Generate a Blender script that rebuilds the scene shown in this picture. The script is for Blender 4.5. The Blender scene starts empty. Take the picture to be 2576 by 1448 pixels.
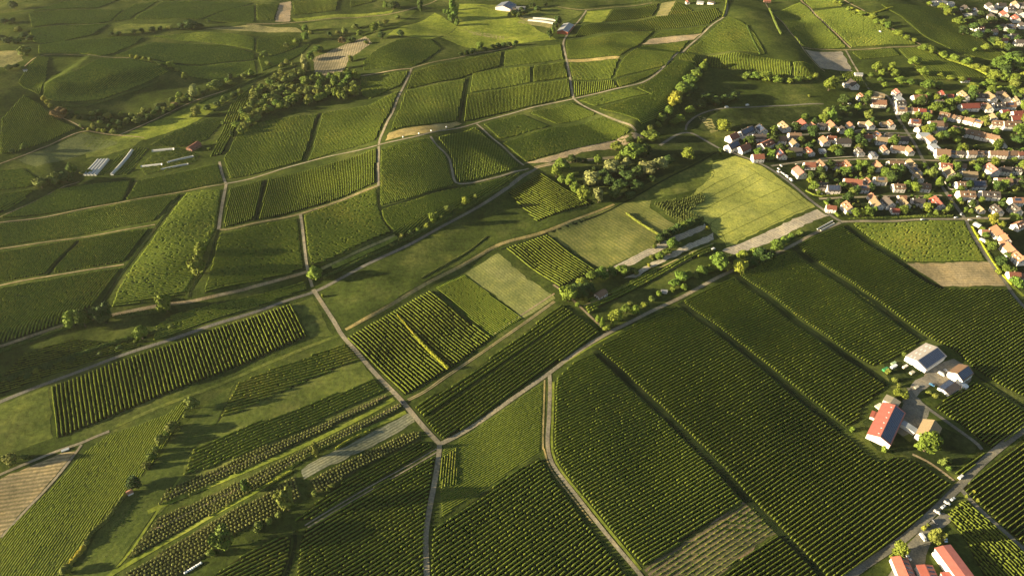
import bpy, math, random
import numpy as np
from mathutils import Vector
from mathutils.geometry import delaunay_2d_cdt

# ---------------------------------------------------------------- camera, world, sun, exposure
SC = bpy.context.scene
COL = SC.collection
PITCH = math.radians(40.0)        # camera looks 40 degrees below the horizon
CAM_H = 420.0                     # metres above the valley floor
FPX = 1717.0                      # focal length in map pixels (map is 2576 x 1448)
cam_d = bpy.data.cameras.new("camera")
cam_d.sensor_width = 36.0
cam_d.lens = 36.0 * FPX / 2576.0
cam_d.clip_start = 1.0
cam_d.clip_end = 20000.0
cam = bpy.data.objects.new("camera", cam_d)
COL.objects.link(cam)
cam.location = (0, 0, CAM_H)
cam.rotation_euler = (math.pi / 2 - PITCH, 0, 0)
SC.camera = cam

SUN_EL = math.radians(12.0)
SUN_TRAVEL = math.radians(8.0)    # light travels towards +x, slightly towards +y
world = bpy.data.worlds.new("World")
SC.world = world
world.use_nodes = True
wn = world.node_tree
sky = wn.nodes.new("ShaderNodeTexSky")
sky.sky_type = 'NISHITA'
sky.sun_disc = False
sky.sun_elevation = SUN_EL
to_sun = Vector((-math.cos(SUN_TRAVEL) * math.cos(SUN_EL), -math.sin(SUN_TRAVEL) * math.cos(SUN_EL), math.sin(SUN_EL)))
sky.sun_rotation = math.atan2(to_sun.x, to_sun.y)
bg = wn.nodes["Background"]
wn.links.new(sky.outputs[0], bg.inputs[0])
bg.inputs[1].default_value = 0.05
sun_d = bpy.data.lights.new("sun", 'SUN')
sun_d.energy = 5.0
sun_d.angle = math.radians(0.6)
sun_d.color = (1.0, 0.85, 0.56)
sun = bpy.data.objects.new("sun", sun_d)
COL.objects.link(sun)
sun.rotation_euler = to_sun.to_track_quat('Z', 'Y').to_euler()
SC.view_settings.view_transform = 'Standard'
SC.view_settings.look = 'None'
SC.view_settings.gamma = 1.0
SC.view_settings.use_curve_mapping = False
SC.view_settings.exposure = 2.0
SC.cycles.max_bounces = 5
SC.cycles.diffuse_bounces = 2

rng = np.random.default_rng(7)
R = random.Random(11)
SP, CP = math.sin(PITCH), math.cos(PITCH)

# ---------------------------------------------------------------- terrain
def flat(px, py, z=0.0):
    px = np.asarray(px, float); py = np.asarray(py, float)
    u = (px - 1288.0) / FPX; v = (py - 724.0) / FPX
    t = (CAM_H - z) / (SP + v * CP)
    return u * t, (CP - v * SP) * t

def scale_at(x, y, z=0.0):
    """map pixels per metre at a world point"""
    depth = y * CP + (CAM_H - z) * SP
    return FPX / depth

# hills: map x, map y of the top, half-widths in metres along x and y, turn, height
HILLS = [
    (1030, 405, 54, 85, 0.1, 22), (492, 600, 62, 70, 0.2, 10), (1600, 170, 120, 130, -0.2, 15), (1880, 85, 72, 120, 0.1, 24),
    (1000, 118, 60, 75, 0.0, 12), (265, 200, 105, 80, 0.0, 16), (-140, 290, 110, 200, 0.2, 32), (700, 1285, 38, 36, 0.2, 9),
    (150, 640, 150, 90, 0.0, 6), (2220, 60, 85, 150, -0.2, 22), (1200, 200, 130, 60, 0.0, 7), (440, 55, 120, 60, 0.0, 9),
    (40, 50, 90, 90, 0.0, 14), (1420, 360, 60, 40, 0.4, 5), (60, 1250, 60, 60, 0, 4), (-430, 985, 58, 26, 0.15, 50), (845, 520, 50, 60, 0.2, 4),  # the steep hill far out left is unseen, added to shade the valley
]
_hills = []
for (a, b, sx, sy, rot, amp) in HILLS:
    X, Y = flat(a, b)
    _hills.append((float(X), float(Y), sx, sy, math.cos(rot), math.sin(rot), amp))
# banks: map polyline walked left to right with the high ground on its far (left-hand) side, width, drop
BANKS = [
    ([(-260, 945), (0, 880), (160, 828), (300, 802), (430, 778), (520, 764), (640, 740), (770, 711), (812, 699), (900, 662), (1010, 608), (1100, 572), (1190, 524), (1290, 467), (1350, 432)], 17, 8.0),
    ([(865, 838), (970, 783), (1060, 728), (1150, 682), (1244, 626), (1378, 592), (1540, 532)], 8, 2.6),
    ([(1560, 372), (1620, 340), (1668, 305), (1705, 268), (1728, 225), (1752, 195), (1775, 165)], 24, 13.0),
    ([(1765, 186), (1880, 192), (1990, 206), (2075, 212)], 22, 12.0),
    ([(100, 262), (160, 268), (250, 258), (400, 208), (470, 180)], 24, 10.0),
    ([(-40, 560), (0, 550), (145, 478), (200, 460)], 12, 4),
]
_banks = []
for pts, w, drop in BANKS:
    X, Y = flat([p[0] for p in pts], [p[1] for p in pts])
    _banks.append((np.stack([X, Y], 1), w, drop))

def _sm(t):
    t = np.clip(t, 0, 1)
    return t * t * (3 - 2 * t)

_ph = rng.uniform(0, 6.28, (14, 2)); _dr = rng.uniform(0, 6.28, 14); _wl = rng.uniform(55, 170, 14)

def height_exact(x, y):
    x = np.asarray(x, float); y = np.asarray(y, float)
    h = np.zeros(np.broadcast(x, y).shape)
    for (cx, cy, sx, sy, c, s, amp) in _hills:
        dx, dy = x - cx, y - cy
        a = (dx * c + dy * s) / sx; b = (-dx * s + dy * c) / sy
        h = h + amp * np.exp(-0.5 * (a * a + b * b))
    for P_, w, drop in _banks:
        best = np.full(h.shape, 1e9); sgn = np.zeros(h.shape); prm = np.zeros(h.shape)
        n = len(P_) - 1
        for i in range(n):
            a, b = P_[i], P_[i + 1]
            d = b - a; L = float(d @ d)
            t = np.clip(((x - a[0]) * d[0] + (y - a[1]) * d[1]) / L, 0, 1)
            ex, ey = x - a[0] - t * d[0], y - a[1] - t * d[1]
            dist = np.hypot(ex, ey)
            m = dist < best
            best = np.where(m, dist, best)
            sgn = np.where(m, np.sign(d[0] * ey - d[1] * ex), sgn)
            prm = np.where(m, i + t, prm)
        fade = _sm(prm / 0.8) * _sm((n - prm) / 0.8)
        sd = best * sgn
        up = _sm(sd / w + 0.5) * np.exp(-(np.maximum(sd, 0) / 95.0) ** 2)
        h = h + drop * up * fade
    for k in range(14):
        h = h + 0.35 * np.sin((x * math.cos(_dr[k]) + y * math.sin(_dr[k])) * 6.283 / _wl[k] + _ph[k, 0])
    return h

GR_X0, GR_Y0, GR_S, GR_NX, GR_NY = -1250.0, 90.0, 2.5, 1001, 601
_hgx, _hgy = np.meshgrid(GR_X0 + GR_S * np.arange(GR_NX), GR_Y0 + GR_S * np.arange(GR_NY))
GR_Z = height_exact(_hgx, _hgy)
def height(x, y):
    """terrain height, read from a fine grid of the function above"""
    x = np.asarray(x, float); y = np.asarray(y, float)
    a = np.clip((x - GR_X0) / GR_S, 0, GR_NX - 1.001); b = np.clip((y - GR_Y0) / GR_S, 0, GR_NY - 1.001)
    i = a.astype(int); j = b.astype(int); a = a - i; b = b - j
    return (GR_Z[j, i] * (1 - a) + GR_Z[j, i + 1] * a) * (1 - b) + (GR_Z[j + 1, i] * (1 - a) + GR_Z[j + 1, i + 1] * a) * b

def PT(px, py):
    """where the sight line through a map pixel meets the terrain"""
    px = np.atleast_1d(np.asarray(px, float)); py = np.atleast_1d(np.asarray(py, float))
    z = np.zeros(px.shape)
    for _ in range(14):
        x, y = flat(px, py, z)
        z = z + 0.75 * (height(x, y) - z)
    x, y = flat(px, py, z)
    return np.stack([x, y, height(x, y)], 1)

def P1(px, py):
    return PT([px], [py])[0]

def to_map(x, y, z):
    depth = y * CP + (CAM_H - z) * SP
    return 1288 + FPX * x / depth, 724 + FPX * ((CAM_H - z) * CP - y * SP) / depth

# ---------------------------------------------------------------- mesh and object helpers
def mesh_np(name, V, F, mat=None, col=None, smooth=False):
    V = np.asarray(V, np.float32); F = np.asarray(F, np.int32)
    me = bpy.data.meshes.new(name)
    k = F.shape[1]
    me.vertices.add(len(V)); me.vertices.foreach_set("co", V.ravel())
    me.loops.add(F.size); me.loops.foreach_set("vertex_index", F.ravel())
    me.polygons.add(len(F))
    me.polygons.foreach_set("loop_start", np.arange(0, F.size, k, dtype=np.int32))
    me.polygons.foreach_set("loop_total", np.full(len(F), k, np.int32))
    if smooth:
        me.polygons.foreach_set("use_smooth", np.ones(len(F), bool))
    me.update(calc_edges=True)
    if col is not None:
        ca = me.color_attributes.new("tint", 'FLOAT_COLOR', 'POINT')
        c4 = np.ones((len(V), 4), np.float32); c4[:, :3] = col
        ca.data.foreach_set("color", c4.ravel())
    if mat is not None:
        me.materials.append(mat)
    return me

def link(name, me, loc=(0, 0, 0), rz=0.0, parent=None):
    o = bpy.data.objects.new(name, me)
    COL.objects.link(o)
    o.location = loc
    if rz: o.rotation_euler = (0, 0, rz)
    if parent is not None: o.parent = parent
    return o

def tag(o, label=None, cat=None, group=None, kind=None):
    if label: o["label"] = label
    if cat: o["category"] = cat
    if group: o["group"] = group
    if kind: o["kind"] = kind
    return o

class MB:
    """collects boxes, prisms and quads for one mesh"""
    def __init__(s): s.v = []; s.f = []
    def add(s, vs, fs):
        n = len(s.v); s.v += [tuple(p) for p in vs]; s.f += [tuple(i + n for i in f) for f in fs]
        return s
    def box(s, x0, x1, y0, y1, z0, z1):
        return s.add([(x0, y0, z0), (x1, y0, z0), (x1, y1, z0), (x0, y1, z0), (x0, y0, z1), (x1, y0, z1), (x1, y1, z1), (x0, y1, z1)],
                     [(0, 3, 2, 1), (4, 5, 6, 7), (0, 1, 5, 4), (1, 2, 6, 5), (2, 3, 7, 6), (3, 0, 4, 7)])
    def tube(s, p0, p1, r0, r1, n=7):
        p0 = Vector(p0); p1 = Vector(p1); d = (p1 - p0).normalized()
        a = d.orthogonal().normalized(); b = d.cross(a)
        vs = []
        for p, r in ((p0, r0), (p1, r1)):
            for i in range(n):
                t = 6.2832 * i / n
                vs.append(p + a * (r * math.cos(t)) + b * (r * math.sin(t)))
        fs = [(i, (i + 1) % n, n + (i + 1) % n, n + i) for i in range(n)]
        fs += [tuple(range(n - 1, -1, -1)), tuple(range(n, 2 * n))]
        return s.add(vs, fs)
    def mesh(s, name, mat, smooth=False):
        me = bpy.data.meshes.new(name)
        me.from_pydata(s.v, [], s.f)
        if smooth:
            for p in me.polygons: p.use_smooth = True
        me.materials.append(mat); me.update()
        return me

ORD = "zeroth first second third fourth fifth sixth seventh eighth ninth tenth eleventh twelfth thirteenth fourteenth fifteenth sixteenth seventeenth eighteenth nineteenth".split()
TENS = {2: "twent", 3: "thirt", 4: "fort", 5: "fift", 6: "sixt", 7: "sevent", 8: "eight", 9: "ninet"}
def nth(n):
    if n < 20: return ORD[n]
    h = ""
    if n >= 100:
        h = ["", "hundred-and-", "two-hundred-and-"][n // 100]; n = n % 100
        if n == 0: return h.replace("-and-", "th")
        if n < 20: return h + ORD[n]
    t, u = divmod(n, 10)
    return h + (TENS[t] + "ieth" if u == 0 else TENS[t] + "y-" + ORD[u])

# ---------------------------------------------------------------- materials
def mat_base(name, rough=0.85, spec=0.15):
    m = bpy.data.materials.new(name); m.use_nodes = True
    b = m.node_tree.nodes["Principled BSDF"]
    b.inputs["Roughness"].default_value = rough
    b.inputs["Specular IOR Level"].default_value = spec
    return m, m.node_tree, b

def node(nt, kind, **kw):
    n = nt.nodes.new(kind)
    for k, v in kw.items(): setattr(n, k, v)
    return n

def pos_noise(nt, scale, detail=3, vec=None, rough=0.6):
    if vec is None:
        g = node(nt, "ShaderNodeNewGeometry"); vec = g.outputs["Position"]
    n = node(nt, "ShaderNodeTexNoise")
    n.inputs["Scale"].default_value = scale; n.inputs["Detail"].default_value = detail; n.inputs["Roughness"].default_value = rough
    nt.links.new(vec, n.inputs["Vector"])
    return n.outputs["Fac"]

def ramp(nt, fac, stops):
    r = node(nt, "ShaderNodeValToRGB")
    while len(r.color_ramp.elements) < len(stops): r.color_ramp.elements.new(0.5)
    for e, (p, c) in zip(r.color_ramp.elements, stops):
        e.position = p; e.color = (*c, 1)
    nt.links.new(fac, r.inputs[0])
    return r.outputs[0]

def mixc(nt, fac, a, b, mode='MIX'):
    n = node(nt, "ShaderNodeMix", data_type='RGBA', blend_type=mode)
    for s, v in ((0, fac), (6, a), (7, b)):
        if hasattr(v, "is_linked"): nt.links.new(v, n.inputs[s])
        elif s == 0: n.inputs[0].default_value = v
        else: n.inputs[s].default_value = (*v, 1)
    return n.outputs[2]

def ground_mat(name, dark, mid, light, s1=0.02, s2=0.35, bump=0.0, stripe=None, rough=0.95):
    """soil or grass: broad patches, fine speckle, optional drilled lines at an angle (rad), spacing (m), colour, strength"""
    m, nt, b = mat_base(name, rough, 0.0)
    g = node(nt, "ShaderNodeNewGeometry")
    a = pos_noise(nt, s1, 4, g.outputs["Position"])
    c1 = ramp(nt, a, [(0.30, dark), (0.52, mid), (0.72, light)])
    f = pos_noise(nt, s2, 3, g.outputs["Position"], 0.7)
    c2 = ramp(nt, f, [(0.25, (0.45, 0.45, 0.45)), (0.5, (1, 1, 1)), (0.78, (1.6, 1.55, 1.4))])
    c = mixc(nt, 0.85, c1, c2, 'MULTIPLY')
    md = pos_noise(nt, 0.085, 5, g.outputs["Position"], 0.65)
    c = mixc(nt, 0.8, c, ramp(nt, md, [(0.32, (0.66, 0.70, 0.72)), (0.5, (1, 1, 1)), (0.68, (1.32, 1.24, 1.05))]), 'MULTIPLY')
    if stripe:
        ang, sp, sc, st = stripe
        mp = node(nt, "ShaderNodeMapping"); mp.inputs["Rotation"].default_value = (0, 0, -ang)
        nt.links.new(g.outputs["Position"], mp.inputs[0])
        w = node(nt, "ShaderNodeTexWave", bands_direction='Y')
        w.inputs["Scale"].default_value = 6.2832 / sp / 20.0
        w.inputs["Distortion"].default_value = 0.6; w.inputs["Detail"].default_value = 2; w.inputs["Detail Scale"].default_value = 1.5
        nt.links.new(mp.outputs[0], w.inputs[0])
        k = node(nt, "ShaderNodeMath", operation='MULTIPLY'); k.inputs[1].default_value = st
        nt.links.new(w.outputs["Fac"], k.inputs[0])
        c = mixc(nt, k.outputs[0], c, sc)
    nt.links.new(c, b.inputs["Base Color"])
    if bump:
        bp = node(nt, "ShaderNodeBump"); bp.inputs["Strength"].default_value = bump; bp.inputs["Distance"].default_value = 0.6
        nt.links.new(f, bp.inputs["Height"]); nt.links.new(bp.outputs[0], b.inputs["Normal"])
    return m

def tint_mat(name, rough=0.75, vary=0.5, scale=0.9):
    """foliage whose colour is stored per vertex, broken up by small leaf-sized noise"""
    m, nt, b = mat_base(name, rough, 0.0)
    at = node(nt, "ShaderNodeAttribute", attribute_name="tint")
    f = pos_noise(nt, scale, 2)
    c2 = ramp(nt, f, [(0.3, (0.55, 0.6, 0.6)), (0.5, (1, 1, 1)), (0.72, (1.5, 1.4, 1.2))])
    nt.links.new(mixc(nt, vary, at.outputs["Color"], c2, 'MULTIPLY'), b.inputs["Base Color"])
    return m

def obj_mat(name, rough=0.7, vary=0.5, scale=0.8, spec=0.15, local=False, tile=None):
    """colour comes from the object's own colour, broken up by noise"""
    m, nt, b = mat_base(name, rough, spec)
    oi = node(nt, "ShaderNodeObjectInfo")
    vec = None
    if local:
        tc = node(nt, "ShaderNodeTexCoord"); vec = tc.outputs["Object"]
    f = pos_noise(nt, scale, 3, vec)
    c2 = ramp(nt, f, [(0.3, (0.55, 0.58, 0.6)), (0.5, (1, 1, 1)), (0.72, (1.45, 1.4, 1.3))])
    c = mixc(nt, vary, oi.outputs["Color"], c2, 'MULTIPLY')
    if tile:
        tc = node(nt, "ShaderNodeTexCoord")
        w = node(nt, "ShaderNodeTexWave", bands_direction=tile[0])
        w.inputs["Scale"].default_value = tile[1]; w.inputs["Distortion"].default_value = 0.3
        nt.links.new(tc.outputs["Object"], w.inputs[0])
        c = mixc(nt, tile[2], c, ramp(nt, w.outputs["Fac"], [(0.2, (0.55, 0.55, 0.55)), (0.6, (1.1, 1.1, 1.1))]), 'MULTIPLY')
    nt.links.new(c, b.inputs["Base Color"])
    return m

def plain_mat(name, c, rough=0.6, spec=0.3, metal=0.0, vary=0.3, scale=1.5):
    m, nt, b = mat_base(name, rough, spec)
    f = pos_noise(nt, scale, 3)
    c2 = ramp(nt, f, [(0.3, (0.7, 0.7, 0.7)), (0.7, (1.2, 1.2, 1.2))])
    nt.links.new(mixc(nt, vary, c, c2, 'MULTIPLY'), b.inputs["Base Color"])
    b.inputs["Metallic"].default_value = metal
    return m
# ---------------------------------------------------------------- ground materials
M = {}
M['grass'] = ground_mat("grass_ground", (0.030, 0.043, 0.010), (0.050, 0.066, 0.015), (0.098, 0.106, 0.028), 0.018, 0.3, 0.5)
M['meadow'] = ground_mat("meadow_ground", (0.062, 0.082, 0.018), (0.095, 0.112, 0.025), (0.145, 0.148, 0.040), 0.03, 0.25, 0.4)
M['lush'] = ground_mat("lush_ground", (0.120, 0.150, 0.022), (0.170, 0.195, 0.030), (0.235, 0.240, 0.045), 0.03, 0.3, 0.4)
M['hay'] = ground_mat("hay_ground", (0.16, 0.155, 0.055), (0.23, 0.205, 0.08), (0.30, 0.25, 0.11), 0.04, 0.4, 0.3)
M['dry'] = ground_mat("dry_grass_ground", (0.20, 0.16, 0.06), (0.30, 0.23, 0.09), (0.40, 0.31, 0.13), 0.05, 0.5, 0.5)
M['sand'] = ground_mat("sandy_soil_ground", (0.24, 0.185, 0.11), (0.31, 0.235, 0.14), (0.37, 0.29, 0.18), 0.03, 0.5, 0.3)
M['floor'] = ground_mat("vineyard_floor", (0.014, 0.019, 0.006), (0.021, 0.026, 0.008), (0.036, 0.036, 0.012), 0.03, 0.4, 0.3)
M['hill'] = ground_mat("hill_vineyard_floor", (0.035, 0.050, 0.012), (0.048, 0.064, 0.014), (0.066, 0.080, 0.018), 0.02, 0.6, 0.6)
M['road'] = ground_mat("farm_road_surface", (0.17, 0.145, 0.095), (0.235, 0.20, 0.135), (0.30, 0.255, 0.17), 0.04, 0.7, 0.1)
M['asphalt'] = ground_mat("asphalt_surface", (0.12, 0.11, 0.085), (0.155, 0.143, 0.112), (0.20, 0.183, 0.14), 0.04, 0.8, 0.1)
M['dirt'] = ground_mat("dirt_track_surface", (0.20, 0.15, 0.085), (0.29, 0.22, 0.125), (0.36, 0.28, 0.17), 0.06, 0.6, 0.2)
M['lane'] = ground_mat("shaded_grass_lane_surface", (0.012, 0.020, 0.007), (0.019, 0.028, 0.010), (0.034, 0.038, 0.014), 0.05, 0.5, 0.3)  # grass whose dark colour carries the shade of the vine rows
M['yard'] = ground_mat("gravel_yard_surface", (0.21, 0.18, 0.13), (0.27, 0.23, 0.17), (0.33, 0.28, 0.21), 0.06, 0.7, 0.2)
M['garden'] = ground_mat("garden_ground", (0.016, 0.024, 0.008), (0.030, 0.042, 0.012), (0.062, 0.07, 0.024), 0.06, 0.35, 0.5)
M['wheat'] = ground_mat("cereal_crop_surface", (0.225, 0.235, 0.052), (0.255, 0.262, 0.060), (0.29, 0.29, 0.074), 0.02, 0.5, 0.4)
M['track'] = ground_mat("wheel_mark_surface", (0.05, 0.065, 0.010), (0.07, 0.08, 0.013), (0.09, 0.095, 0.02), 0.06, 0.6, 0.1)

def smat(key, ang, sp, base, line, st):
    k = (base, line, round(ang, 2), sp, st)
    if k not in M:
        M[k] = ground_mat("drilled_field_surface", *base, 0.03, 0.5, 0.3, (ang, sp, line, st))
    return M[k]
PALE = ((0.36, 0.32, 0.24), (0.44, 0.39, 0.29), (0.50, 0.45, 0.34))
GREY = ((0.19, 0.185, 0.115), (0.245, 0.235, 0.15), (0.30, 0.285, 0.19))
TAN = ((0.25, 0.19, 0.10), (0.33, 0.25, 0.135), (0.40, 0.31, 0.18))
BROWN = ((0.20, 0.125, 0.07), (0.26, 0.165, 0.095), (0.31, 0.21, 0.125))
HAY = ((0.12, 0.125, 0.035), (0.17, 0.165, 0.050), (0.22, 0.20, 0.07))
CORN = ((0.065, 0.105, 0.012), (0.085, 0.130, 0.016), (0.12, 0.16, 0.022))
MIXG = ((0.055, 0.075, 0.017), (0.080, 0.100, 0.022), (0.115, 0.125, 0.03))

# ---------------------------------------------------------------- the ground sheet
def axis(lo, a, b, hi, step):
    out = list(np.arange(a, b + 0.1, step)); s = step
    while out[-1] < hi: s *= 1.35; out.append(out[-1] + s)
    s = step
    while out[0] > lo: s *= 1.35; out.insert(0, out[0] - s)
    return np.array(out)
gx = axis(-1900, -950, 1000, 1900, 5.0); gy = axis(-300, 130, 1480, 2300, 5.0)
GX, GY = np.meshgrid(gx, gy)
GZ = height_exact(GX, GY)
nx, ny = len(gx), len(gy)
ii = (np.arange(ny - 1)[:, None] * nx + np.arange(nx - 1)[None, :]).ravel()
gf = np.stack([ii, ii + 1, ii + nx + 1, ii + nx], 1)
tag(link("ground", mesh_np("ground", np.stack([GX.ravel(), GY.ravel(), GZ.ravel()], 1), gf, M['grass'], smooth=True)), kind="structure")

def inside(poly, x, y):
    r = np.zeros(x.shape, bool); n = len(poly)
    for i in range(n):
        x0, y0 = poly[i]; x1, y1 = poly[(i + 1) % n]
        if y0 == y1: continue
        r ^= ((y0 > y) != (y1 > y)) & (x < (x1 - x0) * (y - y0) / (y1 - y0) + x0)
    return r

def drape(name, poly_map, mat, off=0.10, step=6.0, kind="structure", ragged=0.0):
    pw = PT([p[0] for p in poly_map], [p[1] for p in poly_map])[:, :2]
    ring = []
    for i in range(len(pw)):
        a, b = pw[i], pw[(i + 1) % len(pw)]
        k = max(1, int(np.hypot(*(b - a)) / step))
        for j in range(k): ring.append(a + (b - a) * j / k)
    ring = np.array(ring)
    if ragged: ring = ring + rng.normal(0, ragged, ring.shape)
    x0, y0 = ring.min(0); x1, y1 = ring.max(0)
    X, Y = np.meshgrid(np.arange(x0 + step / 2, x1, step), np.arange(y0 + step / 2, y1, step))
    X = X.ravel() + 0.01; Y = Y.ravel() + 0.013
    ok = inside(pw, X, Y)
    pts = [Vector(p) for p in ring] + [Vector((a, b)) for a, b in zip(X[ok], Y[ok])]
    n = len(ring)
    vv, _, ff, *_ = delaunay_2d_cdt(pts, [(i, (i + 1) % n) for i in range(n)], [list(range(n))], 1, 1e-4)
    V = np.array([(v.x, v.y) for v in vv])
    F = [f for f in ff if len(f) == 3]
    c = V[np.array(F)].mean(1)
    keep = inside(ring if ragged else pw, c[:, 0], c[:, 1])
    F = np.array(F)[keep]
    Z = height(V[:, 0], V[:, 1]) + off
    o = link(name, mesh_np(name, np.column_stack([V, Z]), F, mat, smooth=True))
    return tag(o, kind=kind)

def smooth_line(P_, it=2):
    P_ = np.asarray(P_, float)
    for _ in range(it):
        q = [P_[0]]
        for a, b in zip(P_[:-1], P_[1:]):
            q += [a * 0.75 + b * 0.25, a * 0.25 + b * 0.75]
        q.append(P_[-1]); P_ = np.array(q)
    return P_

def line_world(pts_map, step=4.0, sm=2):
    w = PT([p[0] for p in pts_map], [p[1] for p in pts_map])[:, :2]
    if len(w) > 2: w = smooth_line(w, sm)
    d = np.r_[0, np.cumsum(np.hypot(*np.diff(w, axis=0).T))]
    n = max(2, int(d[-1] / step) + 1)
    t = np.linspace(0, d[-1], n)
    return np.column_stack([np.interp(t, d, w[:, 0]), np.interp(t, d, w[:, 1])])

_rc = [0]
def ribbon(name, pts_map, width, mat, off=0.22, wob=0.25):
    c = line_world(pts_map)
    t = np.gradient(c, axis=0); t /= np.hypot(t[:, 0], t[:, 1])[:, None]
    nrm = np.column_stack([-t[:, 1], t[:, 0]])
    _rc[0] += 1
    k = len(c)
    wl = width * 0.74 / 2 * (1 + wob * 0.5 * rng.standard_normal(k).cumsum() / np.sqrt(np.arange(1, k + 1)) * 0.4)
    rows = [c + nrm * (wl * s)[:, None] for s in (-1, -0.33, 0.33, 1)]
    V = np.concatenate(rows)
    Z = height(V[:, 0], V[:, 1]) + off + 0.004 * (_rc[0] % 12)
    i = np.arange(k - 1)
    F = np.concatenate([np.stack([i + r * k, i + 1 + r * k, i + 1 + (r + 1) * k, i + (r + 1) * k], 1) for r in range(3)])
    return tag(link(name, mesh_np(name, np.column_stack([V, Z]), F, mat, smooth=True)), kind="structure")

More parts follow.
